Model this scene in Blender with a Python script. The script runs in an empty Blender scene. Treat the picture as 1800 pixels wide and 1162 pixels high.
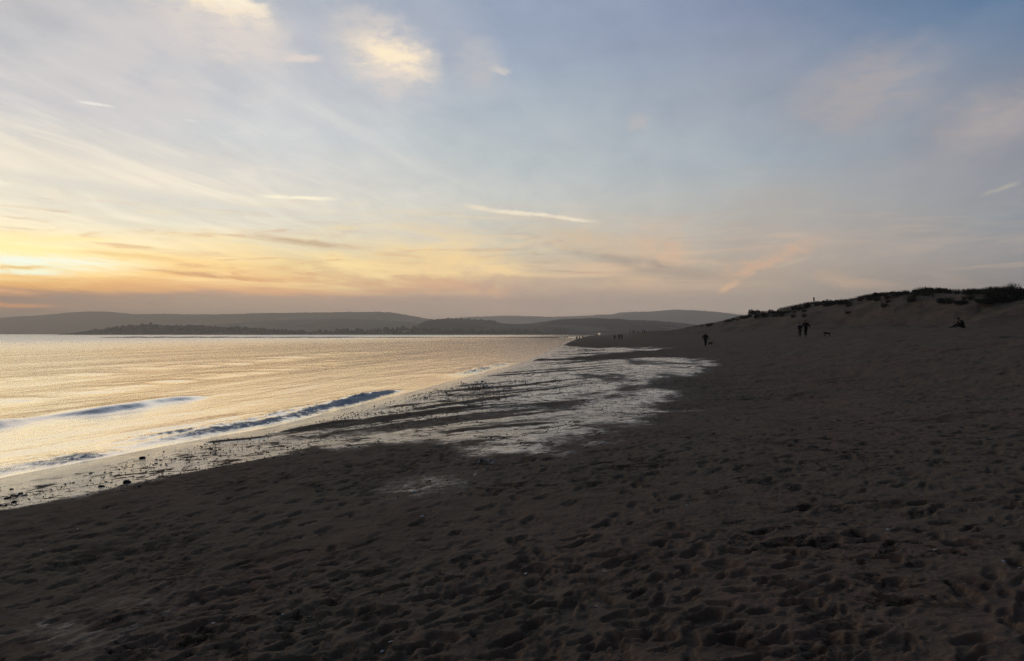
import bpy, bmesh, math, random
import numpy as np
from mathutils import Vector, Matrix

random.seed(7)
RNG = np.random.default_rng(11)
scene = bpy.context.scene
COL = scene.collection
R = math.radians

# ------------------------------------------------------------------ camera
CAM_H = 2.6            # eye height above the water level (z = 0)
FPX, CX, HOR = 1300.0, 900.0, 586.0     # focal length, centre and horizon of the 1800 px photograph
cam_d = bpy.data.cameras.new("camera")
cam_d.sensor_width = 36.0
cam_d.lens = FPX / 1800 * 36
cam_d.clip_start, cam_d.clip_end = 0.1, 30000
cam = bpy.data.objects.new("camera", cam_d)
COL.objects.link(cam)
cam.location = (0, 0, CAM_H)
cam.rotation_euler = (R(90) + math.atan((HOR - 581) / FPX), 0, 0)
scene.camera = cam

# ------------------------------------------------------------------ view
scene.view_settings.view_transform = 'Standard'
scene.view_settings.look = 'None'
scene.view_settings.exposure = 0
scene.view_settings.gamma = 1
scene.view_settings.use_curve_mapping = False
scene.cycles.use_denoising = True
scene.cycles.denoising_prefilter = 'NONE'
scene.cycles.max_bounces = 6
scene.cycles.volume_bounces = 1
scene.cycles.sample_clamp_indirect = 6


def lin(c):
    return tuple(((v / 255) / 12.92 if v / 255 <= .04045 else ((v / 255 + .055) / 1.055) ** 2.4) for v in c)


# ------------------------------------------------------------------ node helper
class NT:
    def __init__(self, tree):
        self.t = tree

    def n(self, typ, **kw):
        nd = self.t.nodes.new(typ)
        for k, v in kw.items():
            setattr(nd, k, v)
        return nd

    def l(self, a, b):
        self.t.links.new(a, b)

    def put(self, sock, v):
        if hasattr(v, 'is_output'):
            self.l(v, sock)
        else:
            sock.default_value = v

    def m(self, op, a, b=None, c=None, clamp=False):
        nd = self.n('ShaderNodeMath', operation=op, use_clamp=clamp)
        self.put(nd.inputs[0], a)
        if b is not None:
            self.put(nd.inputs[1], b)
        if c is not None:
            self.put(nd.inputs[2], c)
        return nd.outputs[0]

    def vm(self, op, a, b=None):
        nd = self.n('ShaderNodeVectorMath', operation=op)
        self.put(nd.inputs[0], a)
        if b is not None:
            self.put(nd.inputs['Scale' if op == 'SCALE' else 1], b)
        return nd.outputs['Value'] if op in ('LENGTH', 'DOT_PRODUCT') else nd.outputs[0]

    def xyz(self, x, y, z=0.0):
        nd = self.n('ShaderNodeCombineXYZ')
        for s, v in zip(nd.inputs, (x, y, z)):
            self.put(s, v)
        return nd.outputs[0]

    def sep(self, v):
        nd = self.n('ShaderNodeSeparateXYZ')
        self.l(v, nd.inputs[0])
        return nd.outputs

    def rng(self, v, a, b, c=0.0, d=1.0, smooth=True):
        nd = self.n('ShaderNodeMapRange', interpolation_type='SMOOTHSTEP' if smooth else 'LINEAR')
        self.put(nd.inputs[0], v)
        for i, x in enumerate((a, b, c, d)):
            nd.inputs[i + 1].default_value = x
        return nd.outputs[0]

    def noise(self, vec, scale, detail=4, rough=.55, dist=0.0, color=False):
        nd = self.n('ShaderNodeTexNoise')
        self.put(nd.inputs['Vector'], vec)
        nd.inputs['Scale'].default_value = scale
        nd.inputs['Detail'].default_value = detail
        nd.inputs['Roughness'].default_value = rough
        nd.inputs['Distortion'].default_value = dist
        return nd.outputs['Color' if color else 'Fac']

    def mix(self, fac, a, b, blend='MIX'):
        nd = self.n('ShaderNodeMix', data_type='RGBA', blend_type=blend)
        self.put(nd.inputs[0], fac)
        for s, v in ((nd.inputs[6], a), (nd.inputs[7], b)):
            if isinstance(v, tuple):
                v = (*v[:3], 1)
            self.put(s, v)
        return nd.outputs[2]

    def fmix(self, fac, a, b):
        nd = self.n('ShaderNodeMix', data_type='FLOAT')
        self.put(nd.inputs[0], fac)
        self.put(nd.inputs[2], a)
        self.put(nd.inputs[3], b)
        return nd.outputs[0]

    def ramp(self, fac, stops):
        nd = self.n('ShaderNodeValToRGB')
        self.put(nd.inputs[0], fac)
        cr = nd.color_ramp
        cr.interpolation = 'LINEAR'
        while len(cr.elements) < len(stops):
            cr.elements.new(1.0)
        for e, (p, c) in zip(cr.elements, stops):
            e.position = p
        for e, (p, c) in zip(cr.elements, stops):
            e.position = p
            e.color = (*c, 1)
        return nd.outputs[0]

    def mapping(self, vec, loc=(0, 0, 0), rot=(0, 0, 0), scale=(1, 1, 1), typ='POINT'):
        nd = self.n('ShaderNodeMapping', vector_type=typ)
        self.l(vec, nd.inputs[0])
        nd.inputs[1].default_value = loc
        nd.inputs[2].default_value = rot
        nd.inputs[3].default_value = scale
        return nd.outputs[0]


def px_azel(x, y):
    a = (x - CX) / FPX
    return math.degrees(math.atan(a)), math.degrees(math.atan((HOR - y) / FPX / math.sqrt(1 + a * a)))


# ------------------------------------------------------------------ sky (World)
SUN_AZ, SUN_EL = -37.0, 3.5
world = bpy.data.worlds.new("World")
scene.world = world
world.use_nodes = True
wt = NT(world.node_tree)
world.node_tree.nodes.clear()
tc = wt.n('ShaderNodeTexCoord')
dirv = wt.vm('NORMALIZE', tc.outputs['Generated'])
dx, dy, dz = wt.sep(dirv)
az = wt.m('MULTIPLY', wt.m('ARCTAN2', dx, dy), 57.29578)
el = wt.m('MULTIPLY', wt.m('ARCSINE', dz), 57.29578)
# plane of the high cloud, streaks running away towards azimuth 12 degrees
den = wt.m('ADD', wt.m('MAXIMUM', dz, 0.0), 0.035)
pu, pv = wt.m('DIVIDE', dx, den), wt.m('DIVIDE', dy, den)
ca, sa = math.cos(R(12)), math.sin(R(12))
qu = wt.m('SUBTRACT', wt.m('MULTIPLY', pu, ca), wt.m('MULTIPLY', pv, sa))
qv = wt.m('ADD', wt.m('MULTIPLY', pu, sa), wt.m('MULTIPLY', pv, ca))
plane = wt.xyz(qu, qv)
streak = wt.noise(wt.mapping(plane, scale=(.75, .20, 1)), 1.0, 7, .6, 1.8)
fine = wt.noise(wt.mapping(plane, loc=(3, 7, 0), scale=(3.2, .8, 1)), 1.0, 6, .6, 1.6)
ae = wt.xyz(az, el)
soft = wt.noise(wt.mapping(ae, scale=(.07, .13, 1)), 1.0, 4, .5, .6)
puffn = wt.noise(wt.mapping(ae, loc=(5, 2, 0), scale=(.16, .32, 1)), 1.0, 7, .6, .35)
low = wt.noise(wt.mapping(ae, loc=(1, 9, 0), rot=(0, 0, R(4)), scale=(.06, .55, 1)), 1.0, 5, .55, .6)
# the elevation that picks the colour wavers with the cloud, so that no layer is a ruled line
elw = wt.m('ADD', el, wt.m('MULTIPLY', wt.m('SUBTRACT', streak, .5), wt.rng(el, 1, 12, .6, 2.4)))
elw = wt.m('ADD', elw, wt.m('MULTIPLY', wt.m('SUBTRACT', low, .5), wt.rng(el, 0.5, 5, 1.0, 1.6)))
fac = wt.m('SQRT', wt.m('DIVIDE', wt.m('MAXIMUM', elw, 0.0), 90.0))
ZEN = (64, 76, 96)


def column(xpx, rows, high):
    st = [(math.sqrt(max(px_azel(xpx, y)[1], 0) / 90), lin(c)) for y, c in rows]
    st += [(math.sqrt(e / 90), lin(c)) for e, c in high]
    st.sort(key=lambda s: s[0])
    return wt.ramp(fac, st)


def column_el(rows):
    return wt.ramp(fac, [(math.sqrt(e / 90), lin(c)) for e, c in rows])


cols = [
    (-178, column_el([(0, (52, 49, 53)), (6, (60, 57, 64)), (15, (54, 57, 68)), (40, (44, 52, 68)), (90, ZEN)])),
    (-100, column_el([(0, (120, 108, 100)), (6, (140, 126, 120)), (15, (122, 124, 134)), (40, (76, 92, 118)), (90, ZEN)])),
    (-62, column_el([(0, (172, 150, 130)), (3, (190, 160, 132)), (5, (236, 205, 155)), (9, (240, 222, 190)), (15, (208, 204, 202)), (24, (186, 188, 194)), (45, (112, 124, 145)), (90, ZEN)])),
    (-34.7, column(0, [(0, (202, 197, 196)), (60, (200, 198, 198)), (120, (206, 202, 201)), (175, (210, 206, 204)), (225, (228, 219, 206)), (275, (243, 231, 211)), (330, (236, 227, 208)), (385, (248, 236, 206)), (430, (254, 236, 184)), (462, (252, 224, 156)), (482, (246, 203, 136)), (500, (236, 184, 122)), (511, (200, 163, 130)), (517, (182, 155, 131)), (560, (180, 157, 134)), (586, (180, 157, 134))],
                   [(32, (172, 176, 186)), (55, (98, 114, 140)), (90, ZEN)])),
    (-19, column(450, [(0, (188, 190, 196)), (90, (200, 200, 203)), (170, (206, 206, 207)), (240, (211, 212, 211)), (300, (221, 216, 207)), (350, (230, 223, 207)), (395, (226, 219, 202)), (425, (238, 223, 188)), (460, (243, 214, 156)), (485, (238, 198, 142)), (512, (224, 178, 136)), (520, (186, 162, 140)), (560, (172, 155, 138)), (586, (172, 155, 138))],
                 [(32, (154, 164, 182)), (55, (88, 108, 136)), (90, ZEN)])),
    (0, column(900, [(0, (150, 163, 184)), (100, (158, 170, 188)), (200, (174, 184, 192)), (280, (184, 192, 194)), (350, (197, 199, 195)), (400, (203, 198, 184)), (450, (204, 194, 172)), (480, (200, 180, 155)), (505, (186, 165, 146)), (530, (168, 152, 140)), (586, (160, 148, 136))],
               [(32, (124, 142, 168)), (55, (78, 98, 128)), (90, ZEN)])),
    (19, column(1350, [(0, (130, 142, 167)), (150, (150, 158, 172)), (280, (158, 168, 177)), (350, (168, 170, 170)), (420, (178, 167, 157)), (480, (172, 158, 143)), (520, (160, 148, 137)), (586, (152, 143, 133))],
                [(32, (106, 124, 152)), (55, (70, 90, 120)), (90, ZEN)])),
    (34.7, column(1800, [(0, (92, 120, 152)), (70, (115, 132, 156)), (150, (136, 142, 155)), (280, (147, 148, 155)), (380, (143, 148, 153)), (450, (141, 140, 142)), (510, (134, 128, 124)), (586, (130, 124, 120))],
                  [(32, (78, 102, 134)), (55, (62, 84, 114)), (90, ZEN)])),
    (75, column_el([(0, (95, 90, 88)), (6, (104, 100, 104)), (15, (92, 98, 112)), (40, (62, 80, 108)), (90, ZEN)])),
    (178, column_el([(0, (52, 49, 53)), (6, (60, 57, 64)), (15, (54, 57, 68)), (40, (44, 52, 68)), (90, ZEN)])),
]
azw = wt.m('ADD', az, wt.m('MULTIPLY', wt.m('SUBTRACT', soft, .5), 14.0))
sky = cols[0][1]
for (a0, _), (a1, c1) in zip(cols, cols[1:]):
    sky = wt.mix(wt.rng(azw, a0, a1, smooth=False), sky, c1)

# soft mottling of the veil and streaks of cirrus, stronger towards the light
sunw = wt.rng(az, 30, -35, .35, 1.0)
mot = wt.m('MULTIPLY', wt.m('SUBTRACT', puffn, .5), wt.rng(el, 3, 18, .12, .30))
sky = wt.mix(1.0, sky, wt.xyz(*[wt.m('ADD', 1.0, wt.m('MULTIPLY', mot, k)) for k in (1.0, .85, .6)]), 'MULTIPLY')
cir = wt.m('MULTIPLY', wt.m('MULTIPLY', wt.m('SUBTRACT', fine, .48), sunw), wt.rng(el, 1.5, 5, .22, .40))
sky = wt.mix(1.0, sky, wt.xyz(*[wt.m('ADD', 1.0, wt.m('MULTIPLY', cir, k)) for k in (1.0, .85, .6)]), 'MULTIPLY')

gate = wt.m('MULTIPLY', wt.m('MULTIPLY', wt.rng(el, 2.6, 4.2), wt.rng(el, 11, 5.5)), wt.rng(az, 30, -12, .22, 1.0))
low2 = wt.noise(wt.mapping(ae, loc=(7, 3, 0), rot=(0, 0, R(5)), scale=(.085, .75, 1)), 1.0, 7, .62, 1.2)
low3 = wt.noise(wt.mapping(ae, loc=(2, 8, 0), rot=(0, 0, R(-4)), scale=(.13, 1.0, 1)), 1.0, 7, .65, 1.6)
sky = wt.mix(wt.m('MULTIPLY', wt.m('MULTIPLY', wt.rng(low2, .46, .66), gate), .78), sky, wt.mix(wt.rng(az, -15, 12), lin((255, 228, 168)), lin((222, 188, 156))))
sky = wt.mix(wt.m('MULTIPLY', wt.m('MULTIPLY', wt.rng(low3, .50, .70), gate), .66), sky, wt.mix(wt.rng(az, -15, 12), lin((208, 168, 132)), lin((166, 150, 138))))
gate2 = wt.m('MULTIPLY', wt.rng(el, 6, 9), wt.rng(el, 19, 12))
sky = wt.mix(wt.m('MULTIPLY', wt.m('MULTIPLY', wt.rng(fine, .48, .70), gate2), wt.rng(az, -4, -28, .0, .30)), sky, lin((252, 240, 218)))
glow = wt.m('MULTIPLY', wt.rng(az, -8, -33), wt.m('MULTIPLY', wt.rng(el, 2.9, 4.2), wt.rng(el, 9, 5)))
sky = wt.mix(1.0, sky, wt.xyz(*[wt.m('ADD', 1.0, wt.m('MULTIPLY', glow, k)) for k in (.22, .17, .09)]), 'MULTIPLY')
# single clouds and condensation trails, each at its own azimuth and elevation
warp = wt.noise(wt.mapping(ae, scale=(.36, .62, 1)), 1.0, 6, .64, .6, color=True)
aew = wt.vm('ADD', ae, wt.vm('SCALE', wt.vm('SUBTRACT', warp, (.5, .5, .5)), 2.4))
aes = wt.vm('ADD', ae, wt.vm('SCALE', wt.vm('SUBTRACT', warp, (.5, .5, .5)), .45))
wisp = wt.rng(puffn, .32, .62)
warp2 = wt.noise(wt.mapping(ae, loc=(3, 3, 0), scale=(.55, 1.0, 1)), 1.0, 8, .68, .3, color=True)
aep = wt.vm('ADD', ae, wt.vm('SCALE', wt.vm('SUBTRACT', warp2, (.5, .5, .5)), 2.6))
wispp = wt.rng(wt.noise(wt.mapping(ae, loc=(4, 1, 0), scale=(.3, .9, 1)), 1.0, 8, .66, .4), .34, .58, .35, 1.0)
wispt = wt.rng(wt.noise(wt.mapping(ae, scale=(.5, 1.2, 1)), 1.0, 5, .65), .33, .55, .45, 1.0)
wispf = wt.rng(fine, .32, .68, .35, 1.0)


def cloud(sky, x0, y0, x1, y1, half, color, strength, mode='wisp', edge=.8, ext=1.0):
    """a cloud stretched from one direction to another (pixels of the photograph turned into azimuth and elevation)"""
    a0, e0 = px_azel(x0, y0)
    a1, e1 = px_azel(x1, y1)
    L = math.hypot(a1 - a0, e1 - e0) / 2 * ext
    ang = math.atan2(e1 - e0, a1 - a0)
    mp = wt.mapping({'wisp': aew, 'soft': aew, 'puff': aep, 'trail': aes, 'streak': aes}[mode], loc=((a0 + a1) / 2, (e0 + e1) / 2, 0),
                    rot=(0, 0, ang), scale=(L, half / FPX * 57.3, 1e6), typ='TEXTURE')
    if mode == 'trail':
        u, v, _ = wt.sep(mp)
        u, v = wt.m('ABSOLUTE', u), wt.m('ABSOLUTE', v)
        f = wt.m('MULTIPLY', wt.rng(v, 1.0, .1), wt.rng(u, 1.0, .35))
        f = wt.m('MULTIPLY', wt.m('MULTIPLY', f, strength), wispt)
    else:
        g = wt.n('ShaderNodeTexGradient', gradient_type='SPHERICAL')
        wt.l(mp, g.inputs[0])
        f = wt.m('MULTIPLY', wt.rng(g.outputs['Fac'], 0.0, edge), strength)
    if mode == 'wisp':
        f = wt.m('MULTIPLY', f, wisp)
    elif mode == 'puff':
        f = wt.m('MULTIPLY', f, wispp)
    elif mode == 'streak':
        f = wt.m('MULTIPLY', f, wispf)
    return wt.mix(f, sky, lin(color))


# broad bands on the left
sky = cloud(sky, -250, 215, 620, 372, 34, (250, 236, 214), .62, 'streak')
sky = cloud(sky, -200, 268, 640, 392, 17, (216, 214, 204), .62, 'streak')
sky = cloud(sky, -150, 318, 60, 322, 12, (255, 243, 220), .8, 'soft')
sky = cloud(sky, 120, 368, 470, 416, 9, (255, 243, 212), .65, 'streak')
sky = cloud(sky, 160, 385, 330, 408, 9, (228, 216, 192), .5, 'streak')
# puffs top left
sky = cloud(sky, 170, -40, 560, 110, 70, (226, 214, 203), .75, 'puff')
sky = cloud(sky, 240, -62, 520, 52, 40, (255, 236, 207), .95, 'puff')
sky = cloud(sky, 300, -50, 500, 34, 22, (255, 241, 216), .9, 'puff')
sky = cloud(sky, 300, 40, 560, 96, 40, (222, 212, 204), .6, 'puff')
sky = cloud(sky, 545, 30, 800, 150, 80, (226, 214, 202), .8, 'puff')
sky = cloud(sky, 590, 62, 790, 134, 46, (247, 229, 204), .9, 'puff')
sky = cloud(sky, 630, 78, 750, 112, 24, (255, 236, 203), .9, 'puff')
sky = cloud(sky, 560, 20, 700, 60, 36, (204, 198, 195), .6, 'puff')
sky = cloud(sky, 600, 132, 770, 138, 20, (226, 213, 203), .7, 'puff')
sky = cloud(sky, 480, 104, 580, 102, 8, (224, 211, 205), .6, 'puff')
sky = cloud(sky, 780, 80, 900, 140, 56, (186, 187, 191), .7, 'puff')
sky = cloud(sky, 860, 116, 905, 127, 8, (208, 202, 196), .7, 'puff')
sky = cloud(sky, -60, 150, 560, 60, 120, (214, 206, 204), .55, 'wisp')
sky = cloud(sky, 120, 230, 520, 120, 60, (216, 208, 206), .45, 'wisp')
sky = cloud(sky, 670, 130, 700, 190, 24, (214, 205, 200), .5, 'soft')
sky = cloud(sky, 480, 104, 575, 102, 8, (226, 212, 204), .8, 'trail')
sky = cloud(sky, 770, 80, 900, 140, 60, (186, 186, 190), .75, 'wisp')
sky = cloud(sky, 855, 118, 905, 126, 6, (212, 204, 196), .8, 'trail')
# right
sky = cloud(sky, 1330, 230, 1720, 80, 85, (170, 163, 163), .75, 'puff')
sky = cloud(sky, 1600, 240, 1880, 175, 55, (174, 163, 160), .75, 'puff')
sky = cloud(sky, 1560, 290, 1830, 200, 50, (166, 162, 162), .5, 'wisp')
sky = cloud(sky, 1090, 215, 1150, 210, 24, (188, 182, 180), .6, 'soft')
sky = cloud(sky, 1150, 380, 1600, 340, 50, (172, 166, 160), .6, 'wisp')
# low warm clouds
sky = cloud(sky, 880, 385, 1280, 470, 28, (206, 184, 156), .75, 'streak')
sky = cloud(sky, 1090, 420, 1240, 462, 44, (214, 178, 150), .75, 'wisp')
sky = cloud(sky, 1220, 506, 1470, 410, 17, (206, 170, 143), .7, 'puff', ext=1.1)
sky = cloud(sky, 1360, 472, 1430, 450, 4, (192, 176, 154), .6, 'trail')
sky = cloud(sky, 1258, 514, 1306, 492, 8, (206, 172, 142), .8, 'trail')
sky = cloud(sky, 930, 425, 1345, 503, 17, (160, 147, 136), .8, 'streak')
sky = cloud(sky, 1390, 480, 1620, 512, 20, (182, 160, 140), .7, 'wisp')
sky = cloud(sky, 650, 385, 900, 425, 18, (226, 205, 172), .6, 'streak')
sky = cloud(sky, 560, 430, 1000, 488, 42, (246, 214, 158), .8, 'puff')
sky = cloud(sky, 640, 490, 940, 515, 16, (216, 174, 140), .7, 'puff')
sky = cloud(sky, 760, 495, 1000, 500, 22, (178, 156, 144), .6, 'wisp')
sky = cloud(sky, 1010, 505, 1200, 485, 12, (205, 178, 146), .6, 'streak')
sky = cloud(sky, 390, 412, 690, 440, 8, (198, 172, 140), .85, 'streak')
sky = cloud(sky, 210, 470, 520, 497, 6, (206, 158, 118), .85, 'streak')
sky = cloud(sky, 90, 438, 330, 456, 7, (246, 212, 150), .8, 'streak')
sky = cloud(sky, 180, 488, 560, 508, 10, (240, 196, 142), .6, 'streak')
# the bright gap by the hidden sun
sky = cloud(sky, -260, 448, 330, 470, 20, (255, 254, 222), 1.0, 'streak')
sky = cloud(sky, -200, 450, 260, 462, 8, (255, 255, 234), 1.0, 'streak')
sky = cloud(sky, -160, 470, 150, 482, 7, (255, 254, 220), 1.0, 'trail')
sky = cloud(sky, -160, 463, 130, 472, 4, (243, 200, 128), .8, 'trail')
sky = cloud(sky, -200, 507, 90, 514, 5, (238, 186, 138), .9, 'trail')
sky = cloud(sky, -200, 533, 130, 538, 5, (216, 168, 128), .85, 'trail')
# trails
sky = cloud(sky, 126, 175, 209, 190, 3.4, (240, 234, 225), .85, 'trail', .6)
sky = cloud(sky, 318, 211, 352, 213, 3, (226, 222, 216), .8, 'trail', .6)
sky = cloud(sky, 440, 343, 606, 351, 4.5, (255, 245, 216), 1.0, 'trail', .6)
sky = cloud(sky, 800, 360, 950, 380, 6.5, (236, 222, 198), .9, 'trail', .7)
sky = cloud(sky, 850, 368, 1066, 390, 4.5, (240, 226, 202), 1.0, 'trail', .6)
sky = cloud(sky, 1716, 347, 1800, 317, 5.5, (176, 170, 160), .75, 'trail', .7)

# clear upper air outside the photograph comes from the physical sky
nish = wt.n('ShaderNodeTexSky', sky_type='NISHITA', sun_disc=False)
nish.sun_elevation = R(SUN_EL)
nish.sun_rotation = R(SUN_AZ)
nish.dust_density = 2.0
nish.air_density = 1.2
upper = wt.mix(1.0, nish.outputs[0], (.05, .05, .05), 'MULTIPLY')
sky = wt.mix(wt.rng(el, 40, 75, 0, .25), sky, upper)
# the haze box dims the low sky and adds its own pale light: allow for that, so the sky above it keeps its strength
HAZE_D, HAZE_TOP = .00028, 240.0
path = wt.m('MINIMUM', wt.m('DIVIDE', HAZE_TOP, wt.m('MAXIMUM', dz, .004)), 8600.0)
T = wt.m('POWER', 2.71828, wt.m('MULTIPLY', path, -HAZE_D))
H = wt.ramp(wt.rng(az, -40, 40, smooth=False), [(0.06, (.43, .33, .235)), (.26, (.33, .27, .21)), (.5, (.22, .20, .175)), (.74, (.155, .14, .13)), (1, (.13, .12, .115))])
hz = wt.vm('SCALE', H, wt.m('SUBTRACT', 1.0, T))
sky = wt.vm('MAXIMUM', wt.vm('SCALE', wt.vm('SUBTRACT', sky, hz), wt.m('DIVIDE', 1.0, T)), (.02, .02, .02))
# under the horizon: what the far ground would send up
sky = wt.mix(wt.rng(el, -0.8, -0.2, 1.0, 0.0), sky, (.03, .027, .025))
bg = wt.n('ShaderNodeBackground')
wt.l(sky, bg.inputs[0])
bg.inputs[1].default_value = 1.0
out = wt.n('ShaderNodeOutputWorld')
wt.l(bg.outputs[0], out.inputs[0])
world.cycles.sampling_method = 'MANUAL'
world.cycles.sample_map_resolution = 1024

# the sun itself is behind the bank of cloud: only a weak, very soft warm light comes through
sun_d = bpy.data.lights.new("sun", 'SUN')
sun_d.energy = 0.06
sun_d.angle = R(70)
sun_d.color = (1.0, .72, .42)
sun = bpy.data.objects.new("sun", sun_d)
COL.objects.link(sun)
sv = Vector((math.sin(R(SUN_AZ)) * math.cos(R(SUN_EL)), math.cos(R(SUN_AZ)) * math.cos(R(SUN_EL)), math.sin(R(SUN_EL))))
sun.rotation_euler = sv.to_track_quat('Z', 'Y').to_euler()
sun.location = sv * 50

# ------------------------------------------------------------------ object helpers


def link(name, me, mat=None, parent=None):
    o = bpy.data.objects.new(name, me)
    COL.objects.link(o)
    if mat is not None:
        me.materials.clear()
        me.materials.append(mat)
    if parent is not None:
        o.parent = parent
    return o


def tag(o, label=None, cat=None, group=None, kind=None):
    if label:
        o['label'] = label
    if cat:
        o['category'] = cat
    if group:
        o['group'] = group
    if kind:
        o['kind'] = kind
    return o


def empty(name, loc, rz=0.0, label=None, cat=None, group=None):
    o = bpy.data.objects.new(name, None)
    o.empty_display_size = .3
    COL.objects.link(o)
    o.location = loc
    o.rotation_euler = (0, 0, rz)
    return tag(o, label, cat, group)


KIDS = {}


def child(name, me, mat, parent):
    o = link(name, me, mat, parent)
    KIDS.setdefault(parent.name, []).append(o)
    return o


def copy_tree(o, parent=None):
    c = o.copy()
    COL.objects.link(c)
    if parent is not None:
        c.parent = parent
    for k in KIDS.get(o.name, []):
        d = copy_tree(k, c)
        KIDS.setdefault(c.name, []).append(d)
    return c


def grid_mesh(name, P, smooth=True):
    """P: rows x cols x 3"""
    nr, nc = P.shape[:2]
    me = bpy.data.meshes.new(name)
    me.vertices.add(nr * nc)
    me.vertices.foreach_set('co', P.reshape(-1).astype(np.float32))
    i = np.arange(nr * nc).reshape(nr, nc)
    q = np.stack([i[:-1, :-1], i[:-1, 1:], i[1:, 1:], i[1:, :-1]], -1).reshape(-1, 4)
    nq = len(q)
    me.loops.add(nq * 4)
    me.loops.foreach_set('vertex_index', q.reshape(-1).astype(np.int32))
    me.polygons.add(nq)
    me.polygons.foreach_set('loop_start', np.arange(0, nq * 4, 4, dtype=np.int32))
    me.polygons.foreach_set('use_smooth', np.full(nq, smooth))
    me.update(calc_edges=True)
    return me


def fattr(me, name, v):
    a = me.attributes.new(name, 'FLOAT', 'POINT')
    a.data.foreach_set('value', np.asarray(v, dtype=np.float32).reshape(-1))


def mat(name):
    m = bpy.data.materials.new(name)
    m.use_nodes = True
    m.node_tree.nodes.clear()
    t = NT(m.node_tree)
    b = t.n('ShaderNodeBsdfPrincipled')
    o = t.n('ShaderNodeOutputMaterial')
    t.l(b.outputs[0], o.inputs[0])
    return m, t, b, o


def simple(name, c, rough=.8, var=.3, scale=8.0, spec=.3):
    m, t, b, o = mat(name)
    tcn = t.n('ShaderNodeTexCoord')
    nz = t.noise(tcn.outputs['Object'], scale, 4)
    t.l(t.mix(nz, tuple(v * (1 - var) for v in c), tuple(v * (1 + var) for v in c)), b.inputs['Base Color'])
    b.inputs['Roughness'].default_value = rough
    b.inputs['Specular IOR Level'].default_value = spec
    return m


# ------------------------------------------------------------------ noise
TAB = RNG.random((256, 256))


def vn(x, y, s=0):
    x = np.asarray(x) + 17.3 * s + 1000.0
    y = np.asarray(y) + 31.7 * s + 1000.0
    xi, yi = np.floor(x).astype(np.int64), np.floor(y).astype(np.int64)
    fx, fy = x - xi, y - yi
    fx, fy = fx * fx * fx * (fx * (fx * 6 - 15) + 10), fy * fy * fy * (fy * (fy * 6 - 15) + 10)
    a, b = xi & 255, yi & 255
    a1, b1 = (xi + 1) & 255, (yi + 1) & 255
    return ((TAB[a, b] * (1 - fx) + TAB[a1, b] * fx) * (1 - fy) + (TAB[a, b1] * (1 - fx) + TAB[a1, b1] * fx) * fy) * 2 - 1


def fbm(x, y, n=4, s=0, g=.5):
    v, a = 0, 1.0
    for k in range(n):
        c, d = math.cos(.6 * k), math.sin(.6 * k)
        v = v + a * vn((x * c - y * d) * 2 ** k, (x * d + y * c) * 2 ** k, s + k)
        a *= g
    return v


def sst(a, b, x):
    t = np.clip((x - a) / (b - a), 0, 1)
    return t * t * (3 - 2 * t)


# ------------------------------------------------------------------ the lie of the land
_yk = np.array([-60, -20, -8, 0, 8, 13.4, 17.6, 20.4, 34, 44.5, 66, 130, 241, 422, 900, 1600])
_xk = np.array([-30, -17, -13.2, -11.6, -10.2, -9.2, -7.85, -6.7, -4.3, -2.7, 1.0, 7.5, 18.5, 39, 95, 200])
_yy = np.linspace(-60, 1600, 8000)
_xx = np.interp(_yy, _yk, _xk)
_ker = np.hanning(15)
_xx = np.convolve(np.pad(_xx, 7, mode='edge'), _ker / _ker.sum(), 'valid')


def shore_x(Y):
    return np.interp(Y, _yy, _xx)


CREST_Y = np.array([-60, 40, 100, 128, 157, 174, 200, 235, 300, 420, 900])
CREST_X = np.array([66, 63, 62, 61, 58.5, 56, 52, 49, 58, 78, 160])
SKY_PX = [(1180, 581), (1200, 578), (1225, 575), (1250, 569), (1280, 563), (1300, 559), (1316, 557), (1345, 555), (1374, 552), (1384, 549.5), (1395, 543), (1412, 539), (1428, 534),
          (1450, 533), (1478, 532), (1500, 529), (1530, 524), (1545, 518.5), (1570, 517), (1590, 515.5), (1605, 512.5), (1630, 511), (1660, 511), (1690, 513.5), (1720, 514), (1745, 511.5), (1770, 508.5), (1795, 511), (1830, 512)]
_cy = np.linspace(45, 300, 2000)
_ratio = np.interp(_cy, CREST_Y, CREST_X) / _cy
_hy, _hz = [], []
for (sx_, sy_) in SKY_PX:
    k = int(np.argmin(np.abs(_ratio - (sx_ - CX) / FPX)))
    _hy.append(_cy[k])
    _hz.append(CAM_H + (HOR - sy_) / FPX * _cy[k])
_o = np.argsort(_hy)
_hy, _hz = np.array(_hy)[_o], np.array(_hz)[_o]
FOOT_Y = np.array([-60, 30, 70, 98, 130, 170, 230, 320, 900])
FOOT_X = np.array([50, 50, 49, 44, 40, 38, 39, 50, 150])


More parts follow.
